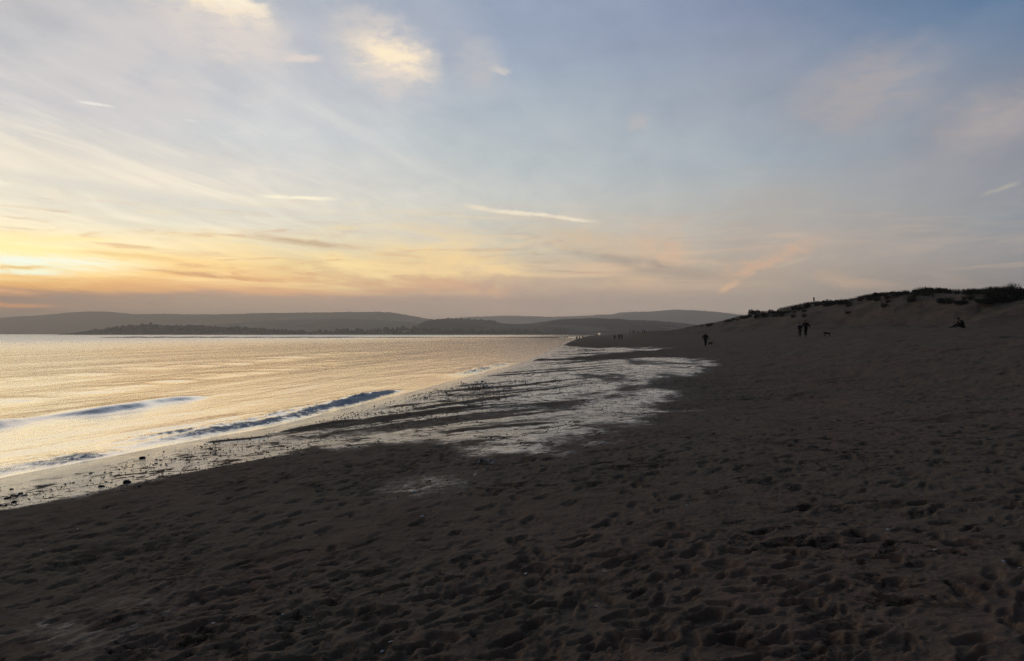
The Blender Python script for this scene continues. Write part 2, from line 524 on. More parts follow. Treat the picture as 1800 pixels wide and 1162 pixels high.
def base_z(X, Y):
    """smooth shape of the beach and the dune"""
    d = X - shore_x(Y)
    pn = np.interp(d, [-60, -25, 0, 1.2, 3.2, 12, 25, 40, 48, 70], [-1.5, -1.0, 0, .04, .17, .95, 1.95, 3.05, 3.3, 3.4])
    pf = np.interp(d, [-60, -25, 0, 8, 15, 20, 27.6, 37, 48, 70], [-1.5, -1.0, 0, .14, .33, .93, 2.2, 3.06, 3.3, 3.4])
    w = sst(9, 30, Y + .4 * X)
    z = pn * (1 - w) + pf * w
    xf, xc = np.interp(Y, FOOT_Y, FOOT_X), np.interp(Y, CREST_Y, CREST_X)
    hc = np.interp(Y, _hy, _hz) - .12
    hc = np.where(Y < _hy[0], _hz[0] + .6 * vn(Y * .08, Y * 0, 3), hc)
    hc = np.where(Y > _hy[-1], np.maximum(3.5, _hz[-1] - (Y - _hy[-1]) * .01), hc)
    t = sst(xf, xc, X + .9 * fbm(X * .12, Y * .12, 2, 5))
    top = hc - .05 * np.maximum(X - xc, 0) + .35 * fbm(X * .2, Y * .2, 3, 9) * sst(xc, xc + 6, X)
    z = z * (1 - t) + np.maximum(top, 3.0) * t
    # hummocks on the slope of the dune
    z = z + .28 * fbm(X * .22, Y * .16, 3, 21) * sst(xf - 2, xf + 6, X) * (1 - sst(xc - 5, xc - 1, X))
    # sandbars out in the bay
    bar = -1.5 + 2.05 * np.exp(-((Y - 452 - .02 * X) / 9) ** 2) * sst(-300, -230, X) * (1 - sst(60, 90, X)) * (1 + .08 * vn(X * .03, Y * 0, 2) - .10 * sst(-80, 0, X) * (1 - sst(10, 40, X)))
    bar2 = -1.5 + (1.54 + .07 * vn(X * .05, Y * 0, 8)) * np.exp(-((Y - 196 - .02 * X) / 2.2) ** 2) * sst(-90, -70, X) * (1 - sst(-6, 4, X))
    z = np.maximum(z, np.maximum(bar, bar2))
    return z


def ray_ground(px, py, step=.25, far=900, fn=None):
    """the point of the beach seen at a pixel of the photograph"""
    fn = fn or base_z
    Y = np.concatenate([np.arange(2.0, 120, step * .2), np.arange(120, far, step)])
    X = (px - CX) / FPX * Y
    Z = CAM_H + (HOR - py) / FPX * Y
    hit = np.nonzero(fn(X, Y) >= Z)[0]
    if len(hit) == 0:
        return None
    k = hit[0]
    return float(X[k]), float(Y[k]), float(fn(X[k], Y[k]))


def sdist(X, Y, poly):
    """signed distance to a polygon, positive inside"""
    best = np.full(X.shape, 1e9)
    ins = np.zeros(X.shape, bool)
    n = len(poly)
    for i in range(n):
        (x0, y0), (x1, y1) = poly[i], poly[(i + 1) % n]
        ex, ey = x1 - x0, y1 - y0
        t = np.clip(((X - x0) * ex + (Y - y0) * ey) / (ex * ex + ey * ey + 1e-9), 0, 1)
        best = np.minimum(best, (X - x0 - t * ex) ** 2 + (Y - y0 - t * ey) ** 2)
        c = ((y0 > Y) != (y1 > Y)) & (X < (x1 - x0) * (Y - y0) / (y1 - y0 + 1e-12) + x0)
        ins ^= c
    return np.where(ins, 1, -1) * np.sqrt(best)


WET_PX = [(-500, 990), (-200, 935), (0, 903), (150, 873), (300, 838), (420, 815), (520, 800), (600, 792), (660, 782), (720, 776), (775, 778), (828, 786), (800, 806), (840, 812), (900, 803), (985, 801),
          (1035, 782), (1090, 752), (1150, 735), (1205, 714), (1200, 690), (1218, 668), (1245, 648), (1282, 637), (1230, 629), (1170, 627), (1110, 629), (1050, 632), (1000, 633)]
WET2_PX = [(1000, 630), (1070, 622), (1130, 617), (1180, 612), (1130, 609), (1080, 610), (1020, 609), (985, 606), (960, 612)]


def to_world(pts):
    r = []
    for p in pts:
        g = ray_ground(*p)
        r.append((g[0], g[1]))
    return r


wet_poly = to_world(WET_PX)
wet_poly += [(float(shore_x(y)) - 1.5, y) for y in (70, 60, 50, 40, 30, 20, 12, 6, 2, -3)] + [(-16, -6)]
wet_poly2 = to_world(WET2_PX) + [(float(shore_x(y)) - 3, y) for y in (120, 100, 75)]


def wetness(X, Y):
    d = X - shore_x(Y)
    s = np.maximum(sdist(X, Y, wet_poly), sdist(X, Y, wet_poly2))
    s = np.where(s > 0, s, s * 1.0)
    w = sst(-.9, 1.3, s * (1 / (1 + .012 * Y)) + .5 * fbm(X * .9, Y * .5, 3, 41) * sst(8, 16, Y + .8 * X + 6))
    w = np.where(Y + 1.2 * X < 9, np.maximum(w, sst(-.25, .35, s)), w)
    # dried ridges inside the wet flat, running with the shore
    wx, wy = X - shore_x(Y) , Y
    rid = fbm((.74 * X - .67 * Y) * .95 + .5 * vn(X * .2, Y * .2, 4), (.67 * X + .74 * Y) * .10, 4, 61)
    mid = sst(.6, 2.0, d) * (1 - sst(6, 11, d)) * sst(15, 19, Y)
    w = w * (1 - .62 * sst(.0, .7, rid) * mid)
    blot = fbm(X * .35, Y * .12, 3, 77)
    w = w * (1 - .55 * sst(-.1, .8, blot) * sst(3, 6, d) * sst(14, 20, Y))
    # small damp patches on the dry side
    for (px, py, rx, ry, a) in ((765, 848, 1.1, .9, .52), (715, 867, .6, .3, .55), (120, 1110, 1.1, .6, .44), (250, 1060, 1.0, .5, .40), (270, 1085, .6, .3, .40)):
        g = ray_ground(px, py)
        u, v = X - g[0], Y - g[1]
        u, v = u * .9 - v * .44, u * .44 + v * .9
        w = np.maximum(w, a * np.exp(-((u / rx) ** 2 + (v / (ry * (1.6 if py < 900 else 1))) ** 2)))
    w = np.maximum(w, 1 - sst(.35, 1.1, d + .25 * vn(X * .3, Y * .3, 6)))
    return np.clip(w, 0, 1)


# ------------------------------------------------------------------ sand: a fan of quads that are small near the camera
def radii(segments):
    r = [segments[0][0]]
    for (a, b, k) in segments:
        n = max(1, int(math.log(b / a) / k))
        r += list(a * (b / a) ** (np.arange(1, n + 1) / n))
    return np.array(r)


RR = radii([(1.9, 7, .0036), (7, 25, .0052), (25, 100, .008), (100, 1500, .014)])
TH = np.arange(R(-47), R(47), .0020)
Tg, Rg = np.meshgrid(TH, RR)
SX, SY = Rg * np.sin(Tg), Rg * np.cos(Tg)
SZ = base_z(SX, SY)
WET = wetness(SX, SY)
dsh = SX - shore_x(SY)
WET = WET * np.where(dsh < -8, 1 - sst(.02, .12, SZ), 1)
land = sst(.0, 1.0, dsh)
dryw = 1 - sst(.15, .6, WET)
# wind and tread relief of the dry sand, ripples of the wet sand
relief = .008 * fbm(SX * 1.4, SY * 1.4, 2, 31) + .006 * fbm(SX * 4.2, SY * 4.2, 3, 33, .6) - .009 * sst(.38, .62, fbm(SX * 6.5, SY * 5.0, 3, 37, .6))
relief = relief * (1 + .7 * sst(-.1, .7, fbm(SX * .25, SY * .25, 3, 51)))
far_relief = (.05 * fbm(SX * .45, SY * .3, 3, 35) - .05 * sst(.1, .6, fbm(SX * 1.6, SY * .9, 3, 39))) * sst(12, 30, Rg)
SZ = SZ + (relief + far_relief) * dryw * sst(.5, 3, dsh)
SZ = SZ + (.006 * fbm(SX * 3.5, SY * 1.3, 3, 71) + .018 * fbm(SX * .9, SY * .16, 3, 73)) * (1 - dryw) * sst(.6, 2.5, dsh)
# low scarps left by the last tide on the near flat
for (pa, pb, h, wd) in (((500, 762), (640, 736), .05, .35), ((345, 781), (500, 768), .035, .25), ((640, 742), (860, 712), .05, .5), ((700, 728), (940, 690), .05, .6), ((760, 765), (1010, 742), .03, .6)):
    ga, gb = ray_ground(*pa), ray_ground(*pb)
    ex, ey = gb[0] - ga[0], gb[1] - ga[1]
    L = math.hypot(ex, ey)
    u = ((SX - ga[0]) * ex + (SY - ga[1]) * ey) / L
    v = ((SX - ga[0]) * -ey + (SY - ga[1]) * ex) / L + .12 * vn(u * .8, u * 0, 3)
    rdg = sst(0, .25 * L, u) * (1 - sst(.7 * L, L, u)) * np.where(v > 0, np.exp(-(v / (wd * 1.6)) ** 2), np.exp(-(v / (wd * .35)) ** 2))
    SZ = SZ + h * rdg
    WET = np.clip(WET - .9 * rdg * (v < wd * .8), 0, 1)

FOOT = np.zeros_like(SZ)
lnR = np.log(RR)


def stamp(x, y, phi, a, b, depth, rim):
    r, t = math.hypot(x, y), math.atan2(x, y)
    ext = a * 1.7
    i0, i1 = np.searchsorted(RR, [r - ext, r + ext])
    j0, j1 = int((t - ext / r - TH[0]) / .002), int((t + ext / r - TH[0]) / .002) + 2
    j0, j1 = max(j0, 0), min(j1, len(TH))
    if i1 - i0 < 1 or j1 - j0 < 1:
        return
    U, V = SX[i0:i1, j0:j1] - x, SY[i0:i1, j0:j1] - y
    c, s = math.cos(phi), math.sin(phi)
    p, q = U * c + V * s, -U * s + V * c
    bb = b * (1 - .22 * np.cos(np.clip(p / a, -1.2, 1.2) * 2.2))     # waisted sole
    rho = np.sqrt((p / a) ** 2 + (q / bb) ** 2)
    FOOT[i0:i1, j0:j1] += -depth * (1 - sst(.80, 1.03, rho)) * (1 + .35 * p / a) + rim * np.exp(-((rho - 1.28) / .22) ** 2)


def dry_at(x, y):
    r, t = math.hypot(x, y), math.atan2(x, y)
    i, j = int(np.searchsorted(RR, r)), int((t - TH[0]) / .002)
    if not (0 <= i < len(RR) and 0 <= j < len(TH)):
        return 0, -1
    return dryw[i, j], dsh[i, j]


rs = random.Random(5)
cnt = 0
for k in range(190):                                    # people walking along the beach
    y = rs.uniform(-4, 60)
    d0 = rs.uniform(3.0, 26) if rs.random() < .75 else rs.uniform(2.0, 10)
    x = float(shore_x(y)) + d0
    hd = R(90) - R(12) + rs.gauss(0, R(22))
    if rs.random() < .5:
        hd += math.pi
    step = rs.uniform(.58, .8)
    big = rs.uniform(.8, 1.12)
    side = 1
    dep = rs.uniform(.014, .032)
    for s in range(rs.randint(15, 60)):
        hd += rs.gauss(0, .05)
        x += step * math.cos(hd)
        y += step * math.sin(hd)
        side = -side
        fx, fy = x - side * .09 * math.sin(hd), y + side * .09 * math.cos(hd)
        if fy < 1.5 or math.hypot(fx, fy) > 48:
            continue
        dr, dd = dry_at(fx, fy)
        if dr < .4 or dd < 1.2:
            continue
        stamp(fx, fy, hd + rs.gauss(0, .12), .15 * big, .062 * big, dep * rs.uniform(.6, 1.2), dep * .16)
        cnt += 1
for k in range(15000):                                   # scuffs, dog prints and half blown-in prints
    r = 3 + 42 * rs.random() ** 1.4
    t = rs.uniform(R(-44), R(44))
    x, y = r * math.sin(t), r * math.cos(t)
    dr, dd = dry_at(x, y)
    if dr < .35 or dd < 1.0:
        continue
    if float(vn(x * .35, y * .35, 12)) < rs.uniform(-.9, .5):
        continue
    a = rs.choice((.025, .03, .035, .04, .05, .06, .07, .085, .11)) * (1 + .02 * r)
    stamp(x, y, R(25) + rs.gauss(0, R(30)), a, a * rs.uniform(.32, .7), a * rs.uniform(.16, .32), a * .045)
SZ = SZ + np.clip(FOOT, -.045, .02) * (.35 + .65 * dryw)

P = np.stack([SX, SY, SZ], -1)
me = grid_mesh("beach_sand", P)
fattr(me, "wet", WET)
fattr(me, "shore", np.clip(dsh, -20, 60))
fattr(me, "dune", sst(0, 3, SX - np.interp(SY, FOOT_Y, FOOT_X)))

m_sand, t, b, o = mat("sand")
geo = t.n('ShaderNodeNewGeometry')
pos = geo.outputs['Position']
wa = t.n('ShaderNodeAttribute', attribute_name="wet").outputs['Fac']
da = t.n('ShaderNodeAttribute', attribute_name="dune").outputs['Fac']
n1 = t.noise(pos, .22, 4, .6)
n2 = t.noise(pos, 2.6, 5, .65)
n3 = t.noise(pos, 60, 3, .6)
n4 = t.noise(pos, 9.0, 4, .62)
npatch = t.noise(t.mapping(pos, scale=(1, .55, 1)), 3.3, 6, .7, .5)
grey, red = (.205, .148, .086), (.236, .139, .086)
c = t.mix(t.rng(n1, .38, .62), grey, red)
c = t.mix(t.rng(n2, .3, .75, 0, .5), c, (.160, .108, .064))
c = t.mix(t.rng(n3, .35, .65, 0, .35), c, (.26, .19, .125))
nd1 = t.noise(t.mapping(pos, scale=(1, 1.3, 1)), 8.5, 5, .7, .6)
nd2 = t.noise(pos, .55, 3, .6)
nd5 = t.noise(t.mapping(pos, loc=(5, 5, 0), scale=(.8, 1.0, 1)), 2.7, 6, .72, .7)
nd6 = t.noise(t.mapping(pos, loc=(1, 4, 0), scale=(.7, 1.0, 1)), .9, 6, .72, .7)
flk = t.m('MAXIMUM', t.rng(nd1, .54, .62), t.m('MAXIMUM', t.rng(nd5, .55, .61), t.rng(nd6, .57, .62, 0, .8)))
shade_flk = t.m('MULTIPLY', flk, t.rng(nd2, .40, .64, .12, .92))
c = t.mix(shade_flk, c, t.mix(1.0, c, (.24, .23, .22), 'MULTIPLY'))  # shade of trodden hollows put into the colour as scattered dark flecks
nd3 = t.noise(t.mapping(pos, scale=(1, .45, 1)), .8, 5, .65, .4)
gr_ = t.noise(t.mapping(pos, scale=(1, .6, 1)), .38, 6, .65, .5)
c = t.mix(t.m('MULTIPLY', t.m('MULTIPLY', da, t.rng(gr_, .46, .66)), .6), c, (.075, .072, .042))
c = t.mix(t.rng(nd3, .54, .70, 0, .45), c, t.mix(1.0, c, (.5, .5, .52), 'MULTIPLY'))
wn = t.m('ADD', wa, t.m('MULTIPLY', t.m('SUBTRACT', npatch, .5), 1.2))
wn = t.m('ADD', wn, t.m('MULTIPLY', t.m('SUBTRACT', n4, .5), .7))
wsp = t.noise(t.mapping(pos, loc=(3, 1, 0), scale=(.8, 1.0, 1)), 5.0, 6, .72, .5)
wsq = t.noise(t.mapping(pos, loc=(8, 2, 0), scale=(.75, 1.0, 1)), 2.1, 4, .7, .6)
wsr = t.noise(t.mapping(pos, loc=(2, 6, 0), scale=(1.0, .8, 1)), .75, 6, .72, .8)
speck = t.m('MAXIMUM', t.rng(wsp, .55, .64), t.m('MAXIMUM', t.rng(wsq, .54, .62), t.rng(wsr, .55, .64)))
sheen = t.rng(wsr, .30, .56, .55, 1.0)
sh_ = t.n('ShaderNodeAttribute', attribute_name="shore").outputs['Fac']
swash = t.rng(sh_, .5, 2.2)
wn = t.m('SUBTRACT', wn, t.m('MULTIPLY', t.m('MULTIPLY', speck, .85), t.fmix(swash, .25, 1.0)))
wet = t.rng(wn, .20, .86)
wet = t.m('MULTIPLY', wet, t.rng(wa, .02, .2))
c = t.mix(wet, c, t.mix(1.0, c, (.55, .52, .5), 'MULTIPLY'))
t.l(c, b.inputs['Base Color'])
t.l(t.fmix(wet, .95, .30), b.inputs['Roughness'])
t.l(t.fmix(wet, .08, .5), b.inputs['Specular IOR Level'])
t.l(t.m('MULTIPLY', t.m('MULTIPLY', wet, sheen), t.rng(wa, .22, .95, .04, 1.0)), b.inputs['Coat Weight'])
t.l(t.rng(wa, .25, .9, .30, .09), b.inputs['Coat Roughness'])
b.inputs['Coat IOR'].default_value = 1.55
bp = t.n('ShaderNodeBump')
bp.inputs['Distance'].default_value = .03
t.l(t.fmix(wet, .9, .25), bp.inputs['Strength'])
t.l(t.m('ADD', t.m('MULTIPLY', n4, .8), t.m('ADD', t.m('MULTIPLY', n3, .10), t.m('ADD', t.m('MULTIPLY', n2, .6), t.m('MULTIPLY', nd3, 3.5)))), bp.inputs['Height'])
t.l(bp.outputs[0], b.inputs['Normal'])
bp2 = t.n('ShaderNodeBump')
bp2.inputs['Distance'].default_value = .016
t.l(t.fmix(swash, .30, 1.0), bp2.inputs['Strength'])
t.l(t.m('ADD', n4, t.m('MULTIPLY', npatch, 1.4)), bp2.inputs['Height'])
t.l(bp2.outputs[0], b.inputs['Coat Normal'])
sand = tag(link("beach_sand", me, m_sand), kind='structure')

# the beach behind and beside the camera
Rc = radii([(1.9, 1500, .06)])
Tc = np.linspace(R(47) - .002, R(313), 90)
Tb, Rb = np.meshgrid(Tc, Rc)
bx_, by_ = Rb * np.sin(Tb), Rb * np.cos(Tb)
bz_ = base_z(bx_, by_) + .02 * fbm(bx_ * 1.4, by_ * 1.4, 2, 31)
me = grid_mesh("beach_behind", np.stack([bx_, by_, bz_], -1))
fattr(me, "wet", 1 - sst(.4, 2.5, bx_ - shore_x(by_)))
fattr(me, "dune", 0 * bx_)
tag(link("beach_behind", me, m_sand), kind='structure')
Tq = np.linspace(0, 2 * math.pi, 49)
Tq, Rq = np.meshgrid(Tq, np.array([0.01, 1.0, 1.9]))
qx, qy = Rq * np.sin(Tq), Rq * np.cos(Tq)
me = grid_mesh("beach_underfoot", np.stack([qx, qy, base_z(qx, qy) - .002], -1))
fattr(me, "wet", 0 * qx)
fattr(me, "dune", 0 * qx)
tag(link("beach_underfoot", me, m_sand), kind='structure')

# ------------------------------------------------------------------ sea
WR = radii([(4, 40, .0048), (40, 120, .008), (120, 3600, .02)])
WT = np.arange(R(-60), R(25), .0022)
Tw, Rw = np.meshgrid(WT, WR)
WX, WY = Rw * np.sin(Tw), Rw * np.cos(Tw)
s = WX - shore_x(WY)                       # negative out at sea
near = 1 - sst(60, 160, Rw)
WZ = .014 * fbm(s * .9 + .5 * vn(WX * .2, WY * .1, 2), WY * .16, 3, 81) * near * sst(0.2, 3, -s)
WZ = WZ + .05 * vn(s * .22 + .4 * vn(WX * .05, WY * .05, 4), WY * .035, 84) * sst(4, 14, -s) * (1 - sst(100, 400, Rw))
FOAM = np.zeros_like(WZ)


def ridge(off, y0, y1, amp, back, front, foam, wob=.25, fade=3.0):
    global WZ, FOAM
    u = s - off - wob * fbm(WY * .35, WY * 0 + off, 3, 91)
    k = sst(y0 - fade, y0 + fade, WY) * (1 - sst(y1 - fade, y1 + fade, WY)) * (.82 + .55 * vn(WY * .45, WY * 0 + off * 3, 93))
    prof = np.where(u < 0, np.exp(-(u / back) ** 2), np.exp(-(u / front) ** 2))
    lump = 1 + (.40 * fbm(WY * 1.3, s * 1.2, 3, 95) + .35 * fbm(WY * 5, s * 7, 3, 97)) * foam
    WZ = WZ + amp * k * prof * lump
    FOAM = np.maximum(FOAM, foam * k * np.where(u < 0, np.exp(-(u / (back * .55)) ** 2), np.exp(-(u / (front * 2.2)) ** 2)))


ridge(-7.6, -20, 29, .22, 1.5, .36, .0, .3, 4)
ridge(-.75, 17.6, 33, .10, .8, .22, 1.0, .26, 1.8)
ridge(-1.5, 18.5, 25, .06, .6, .2, .8, .25, 1.5)
ridge(-.55, -10, 16.2, .07, .8, .25, .9, .15, 1.2)
ridge(-1.6, -10, 14, .03, .8, .3, .25, .2, 2)
ridge(-.9, 47, 64, .13, 1.3, .35, .7, .3, 5)
ridge(-2.4, 16, 24, .04, .9, .3, .2, .2, 3)
ridge(-15, 10, 60, .07, 2.4, 1.2, .0, .8, 12)
ridge(-26, 25, 110, .08, 3.5, 2.0, .0, 1.2, 20)
me = grid_mesh("sea_water", np.stack([WX, WY, WZ], -1))
fattr(me, "foam", FOAM)
fattr(me, "open", sst(6, 45, -s))
fattr(me, "far", sst(15, 260, -s) ** .7)
m_sea, t, b, o = mat("sea")
geo = t.n('ShaderNodeNewGeometry')
pos = geo.outputs['Position']
fo = t.n('ShaderNodeAttribute', attribute_name="foam").outputs['Fac']
rot = t.mapping(pos, rot=(0, 0, R(8)))
w1 = t.noise(t.mapping(rot, scale=(1.0, .30, 1)), .75, 4, .6, .6)
w2 = t.noise(t.mapping(rot, loc=(4, 1, 0), scale=(1.0, .38, 1)), 3.4, 4, .6, .5)
w3 = t.noise(t.mapping(rot, loc=(9, 3, 0), scale=(1.0, .5, 1)), 14.0, 3, .6)
calm = t.noise(t.mapping(rot, scale=(1.0, .12, 1)), .045, 3, .5, .5)
hgt = t.m('ADD', t.m('MULTIPLY', w1, .12), t.m('ADD', t.m('MULTIPLY', w2, .045), t.m('MULTIPLY', w3, .016)))
fn_ = t.noise(t.mapping(rot, scale=(1.0, .6, 1)), 4.2, 6, .75, .8)
fm = t.rng(t.m('ADD', fo, t.m('MULTIPLY', t.m('SUBTRACT', fn_, .5), 1.7)), .36, .72)
fm = t.m('MULTIPLY', fm, t.rng(fo, .05, .3))
hgt = t.m('ADD', hgt, t.m('MULTIPLY', t.m('MULTIPLY', fo, fn_), .10))
t.l(t.mix(fm, (.085, .066, .044), (.46, .46, .47)), b.inputs['Base Color'])
t.l(t.fmix(fm, .05, .6), b.inputs['Roughness'])
b.inputs['IOR'].default_value = 1.34
bp = t.n('ShaderNodeBump')
bp.inputs['Distance'].default_value = 1.0
op = t.n('ShaderNodeAttribute', attribute_name="open").outputs['Fac']
fa = t.n('ShaderNodeAttribute', attribute_name="far").outputs['Fac']
t.l(t.m('MULTIPLY', t.rng(calm, .35, .65, .7, 1.3), t.fmix(fa, t.fmix(op, .21, .36), .10)), bp.inputs['Strength'])
t.l(hgt, bp.inputs['Height'])
t.l(bp.outputs[0], b.inputs['Normal'])
gl = t.n('ShaderNodeBsdfGlossy')
gl.inputs['Color'].default_value = (1.0, .95, .87, 1)  # warm evening light put into the reflection colour; water has no such tint
t.l(t.fmix(fa, .08, .34), gl.inputs['Roughness'])
t.l(bp.outputs[0], gl.inputs['Normal'])
lwn = t.n('ShaderNodeLayerWeight')
lwn.inputs['Blend'].default_value = .5
t.l(bp.outputs[0], lwn.inputs['Normal'])
lw = lwn.outputs['Facing']
ms = t.n('ShaderNodeMixShader')
t.l(t.m('MULTIPLY', t.m('SUBTRACT', 1.0, fm), t.rng(lw, .42, .82, .0, .97)), ms.inputs[0])
t.l(b.outputs[0], ms.inputs[1])
t.l(gl.outputs[0], ms.inputs[2])
t.l(ms.outputs[0], o.inputs[0])
tag(link("sea_water", me, m_sea), kind='structure')
# water to the left of and behind the camera
Tb, Rb = np.meshgrid(np.linspace(R(200), R(300), 60), radii([(12, 3600, .06)]))
bx_, by_ = Rb * np.sin(Tb), Rb * np.cos(Tb)
me = grid_mesh("sea_beyond", np.stack([bx_, by_, 0 * bx_ - .005], -1))
fattr(me, "foam", 0 * bx_)
fattr(me, "open", 0 * bx_ + 1)
fattr(me, "far", 0 * bx_ + .5)
tag(link("sea_beyond", me, m_sea), kind='structure')

# ------------------------------------------------------------------ far shore and hills
m_hill, t, b, o = mat("hill_fields")
geo = t.n('ShaderNodeNewGeometry')
vo = t.n('ShaderNodeTexVoronoi')
vo.inputs['Scale'].default_value = .0055
t.l(t.mapping(geo.outputs['Position'], scale=(1, .5, 1)), vo.inputs['Vector'])
hn = t.noise(geo.outputs['Position'], .02, 5, .6)
cc = t.sep(vo.outputs['Color'])[0]
c = t.mix(t.rng(cc, .45, .9), (.016, .017, .012), (.13, .125, .08))
c = t.mix(t.rng(hn, .46, .58), c, (.012, .014, .009))
t.l(c, b.inputs['Base Color'])
b.inputs['Roughness'].default_value = 1.0
b.inputs['Specular IOR Level'].default_value = .05
m_wood = simple("far_wood", (.016, .018, .012), 1.0, .3, .03, .05)


def hill(name, D, W, pts, rough, front=None, nx=420, ny=40, seed=0):
    pts = np.array(pts, float)
    xs_ = np.linspace(pts[0, 0], pts[-1, 0], nx)
    h = CAM_H + (HOR - np.interp(xs_, pts[:, 0], pts[:, 1])) / FPX * D
    ker = np.hanning(9)
    h = np.convolve(np.pad(h, 4, mode='edge'), ker / ker.sum(), 'valid')
    sv_ = np.linspace(-1, 1, ny)
    Yh = D + sv_[:, None] * W + 0 * xs_[None, :]
    Xh = ((xs_ - CX) / FPX * D)[None, :] * (1 + .25 * sv_[:, None] * W / D) + 0 * Yh
    bell = np.cos(np.clip(sv_, -1, 1) * math.pi / 2)[:, None] ** 1.4
    Z = h[None, :] * bell
    Z = Z + rough * bell * (fbm(Xh / (W * .35), Yh / (W * .3), 4, seed) * 2.2 * (np.abs(sv_)[:, None] * 1.6).clip(0, 1) + fbm(Xh / 28, Yh / 28, 3, seed + 3) * .55)
    Z = np.maximum(Z, -1.0)
    return tag(link(name, grid_mesh(name, np.stack([Xh, Yh, Z], -1)), m_hill), kind='structure')


hill("far_hills", 6500, 1500, [(640, 590), (700, 575), (780, 561), (835, 557), (900, 555), (960, 557), (1000, 556.5), (1050, 554), (1075, 553), (1090, 549.5), (1130, 548), (1145, 548), (1180, 544.5), (1220, 545.5), (1260, 549), (1290, 553), (1330, 556), (1420, 562), (1500, 575), (1560, 590)], 5, seed=1)
hill("far_ridge", 4200, 1100, [(-420, 575), (-300, 564), (-120, 562), (0, 560.5), (60, 556), (100, 554), (130, 551.5), (150, 549), (170, 548), (205, 549), (225, 552), (250, 553), (300, 552.5), (340, 553.5), (400, 553), (420, 552.5), (470, 551), (540, 550), (600, 549), (660, 548.5), (690, 549.5), (720, 555), (755, 561), (790, 567), (830, 576), (880, 588)], 4, seed=2)
hill("wooded_slope", 3000, 600, [(220, 590), (300, 577), (380, 571), (430, 567), (480, 563.5), (540, 562), (600, 561), (660, 562), (720, 566), (770, 575), (830, 588)], 3, seed=4)
hill("shore_hills", 2000, 420, [(700, 592), (722, 584), (735, 573), (752, 564), (775, 561), (810, 560.5), (850, 563), (872, 566), (884, 569), (905, 570), (930, 569), (950, 566.5), (975, 562.5), (1000, 560.5), (1040, 560), (1080, 560.5), (1110, 563), (1150, 564), (1190, 568), (1220, 572), (1250, 577), (1300, 583), (1380, 590)], 2, seed=6)
hill("headland", 1500, 150, [(128, 592), (148, 586), (170, 581), (200, 577), (240, 572), (265, 569.5), (290, 573), (330, 573), (355, 574.5), (400, 575.5), (450, 576.5), (480, 580), (520, 583.5), (600, 585), (760, 585.5), (1000, 586), (1150, 587), (1300, 590)], 1.2, seed=8)
# low flat land under and between the hills
lx, ly = np.meshgrid(np.linspace(-5200, 5200, 500), np.array([1285, 1300, 1340, 1500, 2200, 3600, 8200.0]))
edge = np.where(lx / 1300 * 1300 < (140 - CX) / FPX * 1330, 900, 0) + 16 * vn(lx * .02, lx * 0, 3)
ly = np.where(ly < 2000, ly + edge, np.maximum(ly, 1600 + edge))
lz = np.array([-1.0, .6, 1.6, 2.2, 3, 3, 3])[:, None] + 0 * lx
tag(link("far_shore", grid_mesh("far_shore", np.stack([lx, ly, lz], -1)), m_hill), kind='structure')


def crown_blob(bm, x, y, z, r, h, rnd):
    n = 7
    ring = []
    for k, (f, q) in enumerate(((.0, .55), (.35, 1.0), (.7, .8), (.95, .3))):
        row = []
        for i in range(n):
            a = 2 * math.pi * i / n + k * .4
            rr = r * q * rnd.uniform(.72, 1.22)
            row.append(bm.verts.new((x + rr * math.cos(a), y + rr * math.sin(a), z + h * f * rnd.uniform(.9, 1.12))))
        ring.append(row)
    for a_, b_ in zip(ring, ring[1:]):
        for i in range(n):
            bm.faces.new((a_[i], a_[(i + 1) % n], b_[(i + 1) % n], b_[i]))
    bm.faces.new(ring[-1])


def woodland(name, D, pts, count, hmin, hmax, spread, sink, seed):
    rnd = random.Random(seed)
    pts = np.array(pts, float)
    bm = bmesh.new()
    for k in range(count):
        px = rnd.uniform(pts[0, 0], pts[-1, 0])
        if rnd.random() > .55 + .45 * float(vn(px * .07, 0, seed)):
            continue
        py = float(np.interp(px, pts[:, 0], pts[:, 1]))
        q = rnd.uniform(-spread, 0)
        Yt = D + q
        z = CAM_H + (HOR - py) / FPX * D
        z = max(0.8, z * (1 - (abs(q) / (spread * 1.35)) ** 1.5))
        h = rnd.uniform(hmin, hmax)
        crown_blob(bm, (px - CX) / FPX * Yt, Yt, z - sink, h * rnd.uniform(.4, .65), h, rnd)
    m_ = bpy.data.meshes.new(name)
    bm.to_mesh(m_)
    bm.free()
    return tag(link(name, m_, m_wood), kind='stuff')


tag(woodland("headland_trees", 1495, [(150, 586), (170, 582), (200, 578), (240, 573.5), (265, 571), (290, 574.5), (330, 574.5), (355, 576), (400, 577), (450, 578), (480, 581), (520, 584.5), (600, 586), (760, 586), (1000, 587)], 900, 3, 7, 130, 1.0, 3),
    "dark trees covering the low headland across the water", "woodland")
tag(woodland("shore_trees", 1500, [(560, 587), (620, 585), (680, 583), (720, 580), (760, 583), (800, 586), (1000, 587)], 240, 5, 12, 60, 1.0, 5),
    "ragged line of dark trees at the foot of the middle hill", "woodland")
tag(woodland("hilltop_trees", 2000, [(735, 573), (752, 564), (775, 561.5), (810, 561), (850, 563.5), (872, 566.5)], 220, 3, 7, 60, 1.5, 9),
    "dark trees along the brow of the middle hill", "woodland")
tag(woodland("ridge_trees", 4200, [(0, 560.5), (60, 556), (130, 552), (170, 548.5), (205, 549.5), (225, 552.5), (300, 553), (400, 553.5), (540, 550.5), (660, 549), (690, 550), (720, 555.5)], 420, 6, 13, 90, 5, 10),
    "hazy trees along the top of the long left ridge", "woodland")

m_white = simple("painted_wall", (.42, .39, .35), .7, .08, .3)
m_slate = simple("slate_roof", (.06, .055, .055), .8, .2, .5)
m_pane = simple("dark_window", (.02, .022, .025), .15, .1, .5, .5)


